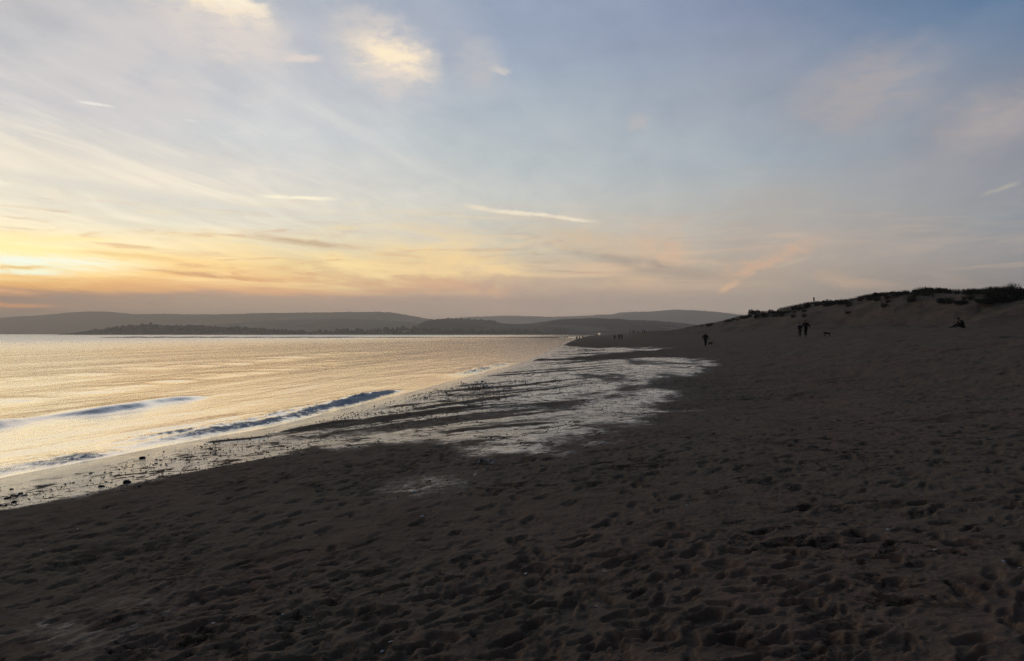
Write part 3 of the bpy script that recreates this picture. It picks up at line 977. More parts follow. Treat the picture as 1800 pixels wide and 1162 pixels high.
def box(bm, x0, x1, y0, y1, z0, z1):
    v = [bm.verts.new(p) for p in ((x0, y0, z0), (x1, y0, z0), (x1, y1, z0), (x0, y1, z0), (x0, y0, z1), (x1, y0, z1), (x1, y1, z1), (x0, y1, z1))]
    for f in ((0, 3, 2, 1), (4, 5, 6, 7), (0, 1, 5, 4), (1, 2, 6, 5), (2, 3, 7, 6), (3, 0, 4, 7)):
        bm.faces.new([v[i] for i in f])


def bm_mesh(name, fn, *a):
    bm = bmesh.new()
    fn(bm, *a)
    bmesh.ops.recalc_face_normals(bm, faces=bm.faces)
    m_ = bpy.data.meshes.new(name)
    bm.to_mesh(m_)
    bm.free()
    return m_


def gable(bm, w, d, z0, h, over=.4):
    y = d / 2 + over
    x = w / 2 + over
    pts = [(-x, -y, z0), (x, -y, z0), (x, y, z0), (-x, y, z0), (-x, 0, z0 + h), (x, 0, z0 + h)]
    v = [bm.verts.new(p) for p in pts]
    for f in ((0, 1, 5, 4), (2, 3, 4, 5), (0, 4, 3), (1, 2, 5), (0, 3, 2, 1)):
        bm.faces.new([v[i] for i in f])


def make_house(name, w, d, h, roof_h, label, group=None):
    e = empty(name, (0, 0, 0), 0, label, "house", group)
    child("wall", bm_mesh("wall", box, -w / 2, w / 2, -d / 2, d / 2, -3, h), m_white, e)
    rf = child("roof", bm_mesh("roof", gable, w, d, h + .003, roof_h), m_slate, e)
    child("chimney", bm_mesh("chimney", box, w / 2 - 1.6, w / 2 - .8, -.4, .4, h + roof_h * .5, h + roof_h + 1.2), m_white, rf)
    wn_ = bm_mesh("window", box, -.6, .6, -.05, .05, 0, 1.3)
    n = max(2, int(w / 3.5))
    for i in range(n):
        for z in ((1.0, 3.6) if h > 5 else (1.0,)):
            k = child("window", wn_, m_pane, e)
            k.location = (-w / 2 + (i + .5) * w / n, -d / 2 - .03, z)
    return e


h0 = make_house("white_house", 7, 6, 2.6, 1.4, "pale house on the far slope, first from the left in the village", "houses of the far village")
h0b = make_house("white_house", 13, 7, 2.2, 1.0, "long pale building low on the wooded headland", "houses on the headland")
h0c = make_house("white_house", 7, 6, 2.2, 1.2, "small pale house right of the long pale building on the headland", "houses on the headland")
VIL = [(1168, 571.5, "pale house at the left end of the far village"), (1176, 573, "pale house second from the left in the far village"), (1183, 574, "pale house in the left middle of the far village"),
       (1191, 574.5, "pale house in the middle of the far village row"), (1198, 576, "lowest pale house of the far village row"), (1206, 575, "pale house right of the lowest one in the far village"), (1214, 574.5, "pale house at the right end of the far village, by the dune")]
for i, (px, py, lab) in enumerate(VIL):
    hcpy = h0 if i == 0 else copy_tree(h0)
    Yv = 1600 + 12 * (i % 3)
    hcpy.location = ((px - CX) / FPX * Yv, Yv, CAM_H + (HOR - py) / FPX * Yv - 2.6)
    hcpy.rotation_euler = (0, 0, R(-14 + 9 * (i % 4)))
    hcpy['label'] = lab
for e, px, py in ((h0b, 382, 584.6), (h0c, 430, 583.8)):
    Yv = 1330
    e.location = ((px - CX) / FPX * Yv, Yv, CAM_H + (HOR - py) / FPX * Yv - 1.5)

# ------------------------------------------------------------------ dune plants
m_marram = simple("marram", (.040, .042, .020), .8, .45, 3.0, .1)
m_leaf = simple("shrub_leaf", (.018, .021, .011), .85, .4, 4.0, .1)
m_twig = simple("twig", (.035, .028, .022), .9, .3, 9)


def tussock_bm(bm, rnd, n, r, h):
    for k in range(n):
        a = rnd.uniform(0, 2 * math.pi)
        q = r * .45 * math.sqrt(rnd.random())
        bx, by = q * math.cos(a), q * math.sin(a)
        lean = rnd.uniform(.1, .75)
        a += rnd.gauss(0, .5)
        L = h * rnd.uniform(.6, 1.1)
        w = rnd.uniform(.012, .022)
        px, py = -math.sin(a) * w, math.cos(a) * w
        prev = None
        for i in range(4):
            f = i / 3
            hz = L * (f - .28 * lean * f * f * 1.6)
            out = L * lean * f * f * .95
            x, y = bx + out * math.cos(a) + .06 * f, by + out * math.sin(a)
            ww = 1 - f * .85
            cur = (bm.verts.new((x - px * ww, y - py * ww, hz - .05)), bm.verts.new((x + px * ww, y + py * ww, hz - .05)))
            if prev:
                bm.faces.new((prev[0], prev[1], cur[1], cur[0]))
            prev = cur


TUS = [bm_mesh("tussock_%d" % i, tussock_bm, random.Random(100 + i), 150, .75, .85) for i in range(5)]


def shrub_parts(seed, r, h, n):
    rnd = random.Random(seed)

    def leaves(bm):
        cl = [(rnd.uniform(-.8, .8) * r, rnd.uniform(-.6, .6) * r, h * rnd.uniform(.08, .68), rnd.uniform(.28, .45)) for _ in range(26)]
        for k in range(n):
            cx_, cy_, cz_, cr_ = rnd.choice(cl)
            d = Vector((rnd.gauss(0, 1), rnd.gauss(0, 1), rnd.gauss(0, .8))).normalized() * (cr_ * h * rnd.random() ** .4)
            p = Vector((cx_, cy_, max(.03, cz_))) + d
            if p.z < 0.0:
                p.z = rnd.uniform(0, .2)
            sz = rnd.uniform(.07, .17)
            ax = Vector((rnd.gauss(0, 1), rnd.gauss(0, 1), rnd.gauss(0, 1))).normalized()
            ay = ax.orthogonal().normalized()
            bm.faces.new([bm.verts.new(p + ax * sz * u + ay * sz * .5 * v_) for u, v_ in ((-1, 0), (0, -1), (1, 0), (0, 1))])

    def twigs(bm):
        for k in range(9):
            a = rnd.uniform(0, 6.28)
            e = Vector((math.cos(a) * r * rnd.uniform(.2, .8), math.sin(a) * r * rnd.uniform(.2, .6), h * rnd.uniform(.5, .95)))
            s0 = Vector((rnd.uniform(-.1, .1), rnd.uniform(-.1, .1), -.1))
            sd = (e - s0).orthogonal().normalized()
            sd2 = (e - s0).cross(sd).normalized()
            lo = [bm.verts.new(s0 + (sd * math.cos(q) + sd2 * math.sin(q)) * .03) for q in (0, 2.1, 4.2)]
            hi = [bm.verts.new(e + (sd * math.cos(q) + sd2 * math.sin(q)) * .008) for q in (0, 2.1, 4.2)]
            for i in range(3):
                bm.faces.new((lo[i], lo[(i + 1) % 3], hi[(i + 1) % 3], hi[i]))
    return bm_mesh("foliage", leaves), bm_mesh("branch", twigs)


def shrub(px, py, wpx, hpx, label, seed, group=None, name="shrub", dY=0):
    g = ray_ground(px, py)
    if g is None:
        return
    X, Y, Z = g
    r, h = wpx / 2 / FPX * Y, hpx / FPX * Y
    f, w = shrub_parts(seed, r, h, int(1100 * max(1, wpx / 18)))
    e = empty(name, (X, Y + dY, Z - .05), 0, label, "shrub", group)
    child("foliage", f, m_leaf, e)
    child("branch", w, m_twig, e)


shrub(1345, 557, 62, 14, "wide dark bush standing alone at the low left end of the dune crest", 1)
shrub(1312, 560, 22, 6, "low dark bush at the left foot of the wide crest bush", 2)
shrub(1280, 565.5, 16, 4, "smallest dark bush, far down the left end of the dune", 3)
shrub(1374, 553, 18, 7, "rounded bush at the right edge of the wide crest bush", 4)
shrub(1460, 536, 34, 10, "dark rounded bush beside the pointed shrub on the dune crest", 5)
shrub(1404, 545, 26, 7, "flat dark bush left of the signpost on the dune crest", 6)
shrub(1419, 541, 10, 8, "narrow upright bush just below the signpost", 7)
shrub(1490, 533, 30, 6, "low flat bush between the signpost and the high dune", 8)
shrub(1548, 522, 26, 9, "dark bush where the dune crest steps up", 9)
shrub(1578, 519, 34, 7, "dark bush lying along the crest right of the step", 10)
shrub(1640, 514, 34, 9, "tall dark bush at the middle of the high dune crest", 11)
shrub(1660, 514, 30, 9, "broad dark bush right of the tall crest bush", 12)
shrub(1612, 516, 24, 7, "dark bush left of the tall crest bush", 13)
shrub(1765, 510, 24, 8, "bushy clump on the highest point of the crest at right", 14)
shrub(1745, 515, 40, 7, "dark low thicket under the highest point of the crest", 15)
shrub(1735, 533, 42, 9, "dark thicket in the hollow at the left end of the hollow's growth", 16)
shrub(1762, 529, 50, 12, "large dark thicket in the middle of the dune hollow", 17)
shrub(1792, 523, 44, 13, "dark thicket at the right edge of the frame in the dune hollow", 18)
shrub(1690, 534, 24, 7, "small grey green bush on the dune face left of the hollow", 19)
shrub(1660, 532, 24, 8, "small dark bush on the dune face under the broad crest bush", 20)
# wedge shaped shrub with an upright left edge
g = ray_ground(1447, 534)
if g:
    def wedge(bm):
        rnd = random.Random(44)
        for k in range(700):
            u = rnd.random()
            z = rnd.random() * (1 - u) * 1.9
            p = Vector((u * 1.5 - .2, rnd.uniform(-.3, .3), z))
            sz = rnd.uniform(.05, .11)
            ax = Vector((rnd.gauss(0, 1), rnd.gauss(0, 1), rnd.gauss(0, 1))).normalized()
            ay = ax.orthogonal().normalized()
            bm.faces.new([bm.verts.new(p + ax * sz * a + ay * sz * .5 * c_) for a, c_ in ((-1, 0), (0, -1), (1, 0), (0, 1))])
    e = empty("shrub", (g[0], g[1], g[2]), 0, "pointed wedge-shaped dark shrub on the crest right of the signpost", "shrub")
    child("foliage", bm_mesh("foliage", wedge), m_leaf, e)

rnd = random.Random(21)
spots = []
for k in range(70):
    px = rnd.uniform(1385, 1800)
    py = float(np.interp(px, [p[0] for p in SKY_PX], [p[1] for p in SKY_PX])) + (rnd.uniform(1.2, 4) if k < 44 else rnd.uniform(4, 22))
    spots.append((px, py))
for k in range(14):
    spots.append((rnd.uniform(1230, 1380), 0))
TUFTS = []
for (px, py) in spots:
    if py == 0:
        py = float(np.interp(px, [p[0] for p in SKY_PX], [p[1] for p in SKY_PX])) + rnd.uniform(1, 4)
    g = ray_ground(px, py)
    if g is None:
        continue
    o_ = tag(link("grass_tussock", TUS[rnd.randrange(5)]), None, "grass tuft", "tufts of marram grass on the dune")
    TUFTS.append((px, o_))
    if not o_.data.materials:
        o_.data.materials.append(m_marram)
    o_.location = (g[0], g[1], g[2])
    o_.rotation_euler = (0, 0, rnd.uniform(0, 6.28))
    sc = rnd.uniform(.8, 1.5) if py < 512 or rnd.random() < .4 else rnd.uniform(.6, 1.1)
    o_.scale = (sc * 1.25, sc * 1.25, sc)


def nth(n):
    return "%d%s" % (n, 'th' if 10 < n % 100 < 14 else {1: 'st', 2: 'nd', 3: 'rd'}.get(n % 10, 'th'))


def number_off(items, text):
    for i_, (px_, ob_) in enumerate(sorted(items, key=lambda q: q[0])):
        ob_['label'] = text % nth(i_ + 1)


number_off(TUFTS, "%s tuft of marram grass from the left along the dune")


def sward(bm):
    rr_ = random.Random(77)
    for k in range(26000):
        Yt = rr_.uniform(84, 175)
        xc = float(np.interp(Yt, CREST_Y, CREST_X))
        Xt = xc + rr_.gauss(.2, 2.2)
        if float(fbm(Xt * .35, Yt * .2, 2, 14)) < .10 + .25 * (Xt < xc - 2):
            continue
        z = float(base_z(np.array(Xt), np.array(Yt)))
        a = rr_.uniform(0, 6.28)
        L = rr_.uniform(.3, .75)
        w = .03
        dx_, dy_ = math.cos(a), math.sin(a)
        b0, b1 = bm.verts.new((Xt - dy_ * w, Yt + dx_ * w, z - .04)), bm.verts.new((Xt + dy_ * w, Yt - dx_ * w, z - .04))
        m0, m1 = bm.verts.new((Xt + dx_ * L * .15 - dy_ * w * .7, Yt + dy_ * L * .15 + dx_ * w * .7, z + L * .6)), bm.verts.new((Xt + dx_ * L * .15 + dy_ * w * .7, Yt + dy_ * L * .15 - dx_ * w * .7, z + L * .6))
        tp = bm.verts.new((Xt + dx_ * L * .5, Yt + dy_ * L * .5, z + L * .9))
        bm.faces.new((b0, b1, m1, m0))
        bm.faces.new((m0, m1, tp))


tag(link("dune_grass", bm_mesh("dune_grass", sward), m_marram), "thin dark marram grass spread along the dune crest", "grass", kind='stuff')

# posts on the dune
m_post = simple("weathered_post", (.05, .045, .04), .9, .3, 12)
m_dark = simple("dark_panel", (.012, .012, .012), .7, .2, 6)


def cyl(bm, r, z0, z1, n=8, x=0, y=0, top=None):
    lo = [bm.verts.new((x + r * math.cos(2 * math.pi * i / n), y + r * math.sin(2 * math.pi * i / n), z0)) for i in range(n)]
    q = r if top is None else top
    hi = [bm.verts.new((x + q * math.cos(2 * math.pi * i / n), y + q * math.sin(2 * math.pi * i / n), z1)) for i in range(n)]
    for i in range(n):
        bm.faces.new((lo[i], lo[(i + 1) % n], hi[(i + 1) % n], hi[i]))
    bm.faces.new(hi)
    bm.faces.new(lo[::-1])


g = ray_ground(1430.5, 536)
if g:
    e = empty("sign_post", g, R(10), "thin post with a narrow dark panel on top, on the dune crest against the sky", "signpost")
    child("pole", bm_mesh("pole", cyl, .035, -.3, 1.42), m_post, e)
    child("panel", bm_mesh("panel", box, -.15, .15, -.065, -.037, .72, 1.42), m_dark, e)
for i, (px, lab) in enumerate(((1783, "short post left of three close together on the crest at the right edge"), (1788, "short post in the middle of three on the crest at the right edge"), (1793.5, "short post right of three close together on the crest at the right edge"))):
    g = ray_ground(px, 513)
    if g:
        o_ = tag(link("fence_post", bm_mesh("fence_post", cyl, .07, -.3, .55 + .04 * i), m_post), lab, "post", "short posts on the dune crest")
        o_.location = g
        o_.rotation_euler = (R(3 * (i - 1)), R(4 - 3 * i), 0)

# ------------------------------------------------------------------ people
m_skin = simple("skin", (.30, .19, .14), .6, .1, 10)
m_black = simple("black_coat", (.004, .004, .0045), .9, .2, 12, .05)
m_navy = simple("navy_coat", (.008, .010, .028), .9, .2, 12, .1)
m_trou = simple("dark_trousers", (.010, .009, .009), .9, .2, 12, .1)
m_shoe = simple("dark_shoes", (.008, .008, .008), .7, .2, 12)
m_hair = simple("dark_hair", (.014, .009, .007), .8, .2, 30)
m_grey = simple("grey_coat", (.03, .03, .032), .9, .2, 12, .1)
DG = bpy.context.evaluated_depsgraph_get


def skin_chains(name, chains, root=0, sub=1):
    """chains: (verts [(x,y,z,rx,ry)], edges); each chain is grown with a Skin modifier, all end up in one mesh"""
    out_bm = bmesh.new()
    for verts, edges in chains:
        m_ = bpy.data.meshes.new("tmp")
        m_.from_pydata([v[:3] for v in verts], edges, [])
        ob = bpy.data.objects.new("tmp", m_)
        COL.objects.link(ob)
        ob.modifiers.new("s", 'SKIN')
        lay = m_.skin_vertices[0].data if m_.skin_vertices else None
        if lay is None:
            bm_ = bmesh.new()
            bm_.from_mesh(m_)
            bm_.verts.layers.skin.verify()
            bm_.to_mesh(m_)
            bm_.free()
            lay = m_.skin_vertices[0].data
        for i, v in enumerate(verts):
            lay[i].radius = (v[3], v[4] if len(v) > 4 else v[3])
            lay[i].use_root = i == root
        if sub:
            md = ob.modifiers.new("d", 'SUBSURF')
            md.levels = md.render_levels = sub
        dg = DG()
        dg.update()
        ev = ob.evaluated_get(dg)
        em = bpy.data.meshes.new_from_object(ev)
        out_bm.from_mesh(em)
        bpy.data.objects.remove(ob)
        bpy.data.meshes.remove(em)
        bpy.data.meshes.remove(m_)
    for f in out_bm.faces:
        f.smooth = True
    res = bpy.data.meshes.new(name)
    out_bm.to_mesh(res)
    out_bm.free()
    return res


def chain(*v):
    return (list(v), [(i, i + 1) for i in range(len(v) - 1)])


def hand_chains(w, d, s=1.0):
    """five fingers from a palm: w wrist point, d direction of the hand"""
    d = Vector(d).normalized()
    sd = Vector((0, 1, 0)) if abs(d.y) < .8 else Vector((0, 0, 1))
    sd = (sd - d * sd.dot(d)).normalized()
    nr = d.cross(sd)
    W_ = Vector(w)
    res = [chain((*W_, .026, .026), (*(W_ + d * .05), .040, .018), (*(W_ + d * .095), .042, .016))]
    for k, (off, L) in enumerate(((-.030, .068), (-.010, .080), (.011, .075), (.031, .058))):
        p0 = W_ + d * .075 + sd * off
        p1 = p0 + d * L * .55
        p2 = p1 + d * L * .40 + nr * L * .22
        res.append(chain((*p0, .0095), (*p1, .009), (*p2, .007)))
    p0 = W_ + d * .03 - sd * .03
    res.append(chain((*p0, .012), (*(p0 + d * .03 - sd * .025), .011), (*(p0 + d * .065 - sd * .03 + nr * .008), .008)))
    return res


def person_parts(J, coat_len=.12, bulk=1.0, hood=False, hat=False):
    """J: joint name -> (x,y,z).  Returns meshes for body, jacket, trousers, shoes, hair"""
    v = lambda k: Vector(J[k])
    pel, chest, neck, head = v('pelvis'), v('chest'), v('neck'), v('head')
    hd = (head - neck).normalized()
    body = [
        ((*pel, .15, .10), (*chest, .165, .11), (*neck, .058), (*(neck + hd * .09), .060), (*head, .078, .088), (*(head + hd * .075), .072, .082), (*(head + hd * .115), .035, .04))]
    bv = list(body[0])
    be = [(0, 1), (1, 2), (2, 3), (3, 4), (4, 5), (5, 6)]
    for sd in ('l', 'r'):
        i0 = len(bv)
        bv += [(*v('sh_' + sd), .058), (*v('el_' + sd), .042), (*v('wr_' + sd), .027)]
        be += [(1, i0), (i0, i0 + 1), (i0 + 1, i0 + 2)]
        i0 = len(bv)
        bv += [(*v('hip_' + sd), .088), (*v('kn_' + sd), .058), (*v('an_' + sd), .040), (*v('toe_' + sd), .035)]
        be += [(0, i0), (i0, i0 + 1), (i0 + 1, i0 + 2), (i0 + 2, i0 + 3)]
    ch = [(bv, be)]
    for sd in ('l', 'r'):
        ch += hand_chains(J['wr_' + sd], v('wr_' + sd) - v('el_' + sd))
    f = Vector(J.get('face', (0, 1, 0))).normalized()
    sdv = f.cross(hd).normalized()
    # nose, eyes, ears
    ch.append(chain((*(head + f * .075 + hd * .03), .012), (*(head + f * .105 + hd * -.005), .014)))
    ch.append(chain((*(head + f * .08 - hd * .045 - sdv * .02), .008), (*(head + f * .08 - hd * .045 + sdv * .02), .008)))
    for k in (-1, 1):
        ch.append(chain((*(head + f * .078 + hd * .025 + sdv * .030 * k), .010), (*(head + f * .082 + hd * .025 + sdv * .036 * k), .009)))
        ch.append(chain((*(head + sdv * .080 * k + hd * .03), .014), (*(head + sdv * .084 * k - hd * .02), .010)))
    m_body = skin_chains("body", ch)
    B = bulk
    jv = [(*(pel + (pel - chest).normalized() * coat_len), .165 * B, .125 * B), (*pel, .172 * B, .13 * B), (*((pel + chest) / 2), .165 * B, .125 * B), (*chest, .19 * B, .135 * B), (*(neck - hd * .02), .085, .08)]
    je = [(0, 1), (1, 2), (2, 3), (3, 4)]
    for sd in ('l', 'r'):
        i0 = len(jv)
        w = v('wr_' + sd)
        e = v('el_' + sd)
        jv += [(*v('sh_' + sd), .078 * B), (*e, .062 * B), (*(e + (w - e) * .93), .045 * B)]
        je += [(3, i0), (i0, i0 + 1), (i0 + 1, i0 + 2)]
    m_jack = skin_chains("jacket", [(jv, je)], root=1)
    tv = [(*(pel + Vector((0, 0, .06))), .15, .11), (*pel, .16, .115)]
    te = [(0, 1)]
    for sd in ('l', 'r'):
        i0 = len(tv)
        k, a = v('kn_' + sd), v('an_' + sd)
        tv += [(*v('hip_' + sd), .108), (*k, .078), (*(k + (a - k) * .95), .062)]
        te += [(1, i0), (i0, i0 + 1), (i0 + 1, i0 + 2)]
    m_tr = skin_chains("trousers", [(tv, te)], root=1)
    sh = []
    for sd in ('l', 'r'):
        a, t_ = v('an_' + sd), v('toe_' + sd)
        dd = (t_ - a)
        sh.append(chain((*(a + Vector((0, 0, -.02))), .052), (*(a + Vector((0, 0, -.05)) - dd.normalized() * .03), .048), (*(t_ + (a - t_) * .35), .050, .040), (*t_, .042, .034)))
    m_sh = [skin_chains("shoe", [c_]) for c_ in sh]
    if hat or hood:
        hc = [chain((*(head - f * .025 - hd * .02), .098 if hood else .088), (*(head - f * .015 + hd * .06), .100 if hood else .094), (*(head + hd * .125), .065))]
    else:
        hc = [chain((*(head - f * .035 - hd * .03), .070), (*(head - f * .022 + hd * .05), .090), (*(head + hd * .118), .058))]
    m_hr = skin_chains("hair", hc)
    return m_body, m_jack, m_tr, m_sh, m_hr


def standing(stride=.0, arm=.1, swing=.0, hunch=.02, width=.0):
    return {'pelvis': (0, 0, .95), 'chest': (0, hunch, 1.27), 'neck': (0, hunch * 1.6, 1.46), 'head': (0, hunch * 2.2, 1.60),
            'sh_l': (-.19, hunch, 1.39), 'sh_r': (.19, hunch, 1.39),
            'el_l': (-.24 - arm, -.03 + swing * .5, 1.13), 'el_r': (.24 + arm, -.03 - swing * .5, 1.13),
            'wr_l': (-.25 - arm * 1.3, .05 + swing, .89), 'wr_r': (.25 + arm * 1.3, .05 - swing, .89),
            'hip_l': (-.095, 0, .90), 'hip_r': (.095, 0, .90),
            'kn_l': (-.10 - width, .03 - stride * .35 + .03, .49), 'kn_r': (.10 + width, .03 + stride * .55, .50),
            'an_l': (-.11 - width, -stride * .9, .10 + .03 * (stride > 0)), 'an_r': (.11 + width, stride * .75, .09),
            'toe_l': (-.12 - width, -stride * .9 + .15, .045), 'toe_r': (.12 + width, stride * .75 + .16, .05)}


def build_person(J, name, label, coat, trou=m_trou, top=m_hair, group=None, **kw):
    e = empty(name, (0, 0, 0), 0, label, "person", group)
    mb, mj, mt, msx, mh = person_parts(J, **kw)
    child("body", mb, m_skin, e)
    child("jacket", mj, coat, e)
    child("trousers", mt, trou, e)
    for q_ in msx:
        child("shoe", q_, m_shoe, e)
    child("hair" if top is m_hair else "hat", mh, top, e)
    return e


def put(e, px, py, hpx, real, rz=0.0, sunk=.01):
    g = ray_ground(px, py)
    sc = hpx / FPX * g[1] / real
    sc = min(max(sc, .85), 1.15)
    e.location = (g[0], g[1], g[2] - sunk)
    e.rotation_euler = (0, 0, rz)
    e.scale = (sc, sc, sc)
    return e


GRP = "people walking on the beach"
walk = build_person(standing(.22, .07, .16, .03), "person", "person in a bulky black coat walking alone, arms held out, small dog beside", m_black, coat_len=.10, bulk=1.18, hat=True, top=m_black)
put(walk, 1240, 609.4, 25.3, 1.74, R(188))
man = build_person(standing(.10, .13, .10, .04), "person", "taller of two people walking side by side, in a long black coat", m_black, coat_len=.28, bulk=1.16)
put(man, 1416.5, 592, 30.2, 1.74, R(10))
J = standing(.16, .0, -.08, .03, .03)
woman = build_person(J, "person", "shorter of two people walking side by side, in a dark navy coat", m_navy, coat_len=.16, bulk=1.05, hood=True, top=m_navy)
put(woman, 1406.2, 592.6, 25.0, 1.74, R(4))
# seated figure leaning over bent legs, facing left
SJ = {'pelvis': (0, 0, .13), 'chest': (0, .17, .42), 'neck': (0, .27, .58), 'head': (0, .38, .68), 'face': (0, .9, -.45),
      'sh_l': (-.18, .22, .50), 'sh_r': (.18, .22, .50), 'el_l': (-.26, .36, .32), 'el_r': (.25, .38, .30), 'wr_l': (-.16, .52, .36), 'wr_r': (.14, .54, .30),
      'hip_l': (-.10, .03, .12), 'hip_r': (.10, .03, .12), 'kn_l': (-.13, .42, .36), 'kn_r': (.13, .46, .24), 'an_l': (-.12, .66, .08), 'an_r': (.12, .86, .08), 'toe_l': (-.12, .80, .07), 'toe_r': (.13, 1.0, .10)}
sit = build_person(SJ, "person", "person sitting on the sand below the dune, leaning forward with legs stretched out", m_black, coat_len=.0, bulk=1.08, hood=True, top=m_black)
put(sit, 1694, 576.3, 19, .80, R(90), .03)

# far walkers, copies of two simpler figures
w1_ = build_person(standing(.20, .03, .12, .02), "person", "x", m_black, coat_len=.10, bulk=1.05)
w2_ = build_person(standing(.06, .02, .04, .02), "person", "x", m_grey, coat_len=.18, bulk=1.08, hat=True, top=m_grey)
FAR = [(1014, 599.3, 9.0, 0, "nearest person of the small group at the water's edge, left end"),
       (1018.6, 598.2, 7.2, 1, "second person from the left in the group at the water's edge"),
       (1024, 594.8, 5.5, 0, "smallest figure at the right of the group at the water's edge"),
       (1049, 591.6, 6.2, 1, "lone person standing where the beach meets the far water"),
       (1080.5, 597.6, 9.6, 0, "lone walker left of a pair, on the middle of the far beach"),
       (1088.3, 597.0, 10, 1, "left one of a close pair of walkers on the far beach"),
       (1092.8, 597.2, 10, 0, "right one of a close pair of walkers on the far beach"),
       (1107.6, 586.4, 6.3, 1, "leftmost of the row of tiny figures high on the far beach"),
       (1112.4, 586.6, 6, 0, "second from the left of the row of tiny figures high on the far beach"),
       (1115.2, 586.2, 5.6, 1, "third from the left of the row of tiny figures high on the far beach"),
       (1122, 586, 5.2, 1, "faintest grey figure in the middle of the row high on the far beach"),
       (1129.3, 585.6, 5, 0, "left one of the last pair in the row high on the far beach"),
       (1133.2, 585.6, 5.2, 1, "rightmost of the row of tiny figures high on the far beach")]
used = [False, False]
for i, (px, py, hp, k, lab) in enumerate(FAR):
    src = (w1_, w2_)[k]
    e = src if not used[k] else copy_tree(src)
    used[k] = True
    e['label'] = lab
    e['group'] = "walkers on the far beach"
    g = ray_ground(px, py)
    if g is None:
        g = ray_ground(px, py + 1.0)
    sc = min(max(hp / FPX * g[1] / 1.74, .7), 1.22)
    e.location = (g[0], g[1], g[2] - .01)
    e.scale = (sc, sc, sc)
    e.rotation_euler = (0, 0, R((i * 67) % 50 - 25 + (180 if i % 3 else 0)))


def dog_parts(sit=False):
    bv = [(0, -.28, .42, .12), (0, 0, .43, .12), (0, .24, .44, .145), (0, .38, .54, .06), (0, .46, .62, .065), (0, .57, .59, .038)]
    be = [(0, 1), (1, 2), (2, 3), (3, 4), (4, 5)]
    for sx_ in (-1, 1):
        i = len(bv)
        bv += [(.075 * sx_, .27, .36, .065), (.08 * sx_, .26, .20, .042), (.08 * sx_, .27, .04, .034), (.08 * sx_, .31, .03, .034)]
        be += [(2, i), (i, i + 1), (i + 1, i + 2), (i + 2, i + 3)]
        i = len(bv)
        bv += [(.075 * sx_, -.28, .36, .08), (.08 * sx_, -.22, .26, .055), (.08 * sx_, -.36, .15, .036), (.08 * sx_, -.33, .04, .032), (.08 * sx_, -.28, .03, .034)]
        be += [(0, i), (i, i + 1), (i + 1, i + 2), (i + 2, i + 3), (i + 3, i + 4)]
    i = len(bv)
    bv += [(0, -.42, .48, .03), (0, -.52, .58, .018)]
    be += [(0, i), (i, i + 1)]
    ears = [chain((.045, .43, .68, .02), (.07, .42, .62, .015)), chain((-.045, .43, .68, .02), (-.07, .42, .62, .015))]
    return skin_chains("body", [(bv, be)] + ears), skin_chains("chest_patch", [chain((0, .345, .50, .07), (0, .36, .42, .085))])


m_dogd = simple("dark_fur", (.012, .011, .010), .9, .3, 20, .1)
m_dogw = simple("pale_fur", (.22, .21, .19), .9, .2, 20, .1)
db, dp = dog_parts()


def dog(px, py, sc, rz, label):
    g = ray_ground(px, py)
    e = empty("dog", (g[0], g[1], g[2] - .01), rz, label, "dog")
    child("body", db, m_dogd, e)
    child("chest_patch", dp, m_dogw, e)
    e.scale = (sc, sc, sc)


dog(1454, 591.0, .72, R(52), "black and white dog standing on the sand right of the couple")
dog(1248.6, 607.0, .72, R(235), "small dog beside the lone walker in the bulky coat")

# ------------------------------------------------------------------ stones, weed, shells and driftwood on the sand
iR = lambda r: int(np.searchsorted(RR, r))


def top_z(x, y):
    r, t_ = math.hypot(x, y), math.atan2(x, y)
    i, j = iR(r), int((t_ - TH[0]) / .002)
    return float(SZ[min(max(i, 0), len(RR) - 1), min(max(j, 0), len(TH) - 1)])


m_stone = simple("dark_stone", (.030, .026, .023), .7, .4, 14, .4)
m_weed = simple("wet_seaweed", (.012, .011, .008), .45, .4, 20, .5)
m_shell = simple("pale_shell", (.62, .58, .52), .5, .15, 20, .4)


def stone_bm(bm, seed):
    rnd = random.Random(seed)
    bmesh.ops.create_icosphere(bm, subdivisions=2, radius=1)
    for v in bm.verts:
        n = v.co.normalized()
        k = 1 + .22 * math.sin(3 * n.x + seed) * math.cos(2.3 * n.y + 1.7 * seed) + rnd.uniform(-.09, .09)
        v.co = Vector((n.x * k, n.y * k * .8, n.z * k * .62))


def weed_bm(bm, seed):
    rnd = random.Random(seed)
    for k in range(26):
        a = rnd.uniform(0, 6.28)
        p = Vector((rnd.gauss(0, .3), rnd.gauss(0, .25), rnd.uniform(0.01, .12)))
        w = rnd.uniform(.05, .12)
        prev = None
        for i in range(5):
            q = Vector((-math.sin(a), math.cos(a), .2)) * w * (1 - i * .16)
            cur = (bm.verts.new(p - q), bm.verts.new(p + q))
            if prev:
                bm.faces.new((prev[0], prev[1], cur[1], cur[0]))
            prev = cur
            a += rnd.gauss(0, .5)
            p = p + Vector((math.cos(a), math.sin(a), 0)) * .17
            p.z = max(.01, p.z + rnd.uniform(-.1, .09))


def shell_bm(bm, seed):
    rnd = random.Random(seed)
    n = 9
    rows = []
    for i in range(4):
        f = i / 3
        rows.append([bm.verts.new((math.sin((j / (n - 1) - .5) * 2.2) * f * (1 + .06 * (j % 2)), math.cos((j / (n - 1) - .5) * 2.2) * f - .4, .38 * (1 - f) ** .6 * (.6 + .4 * math.sin(3.14 * f)) + .05 * (j % 2) * f)) for j in range(n)])
    for a_, b_ in zip(rows, rows[1:]):
        for j in range(n - 1):
            bm.faces.new((a_[j], a_[j + 1], b_[j + 1], b_[j]))


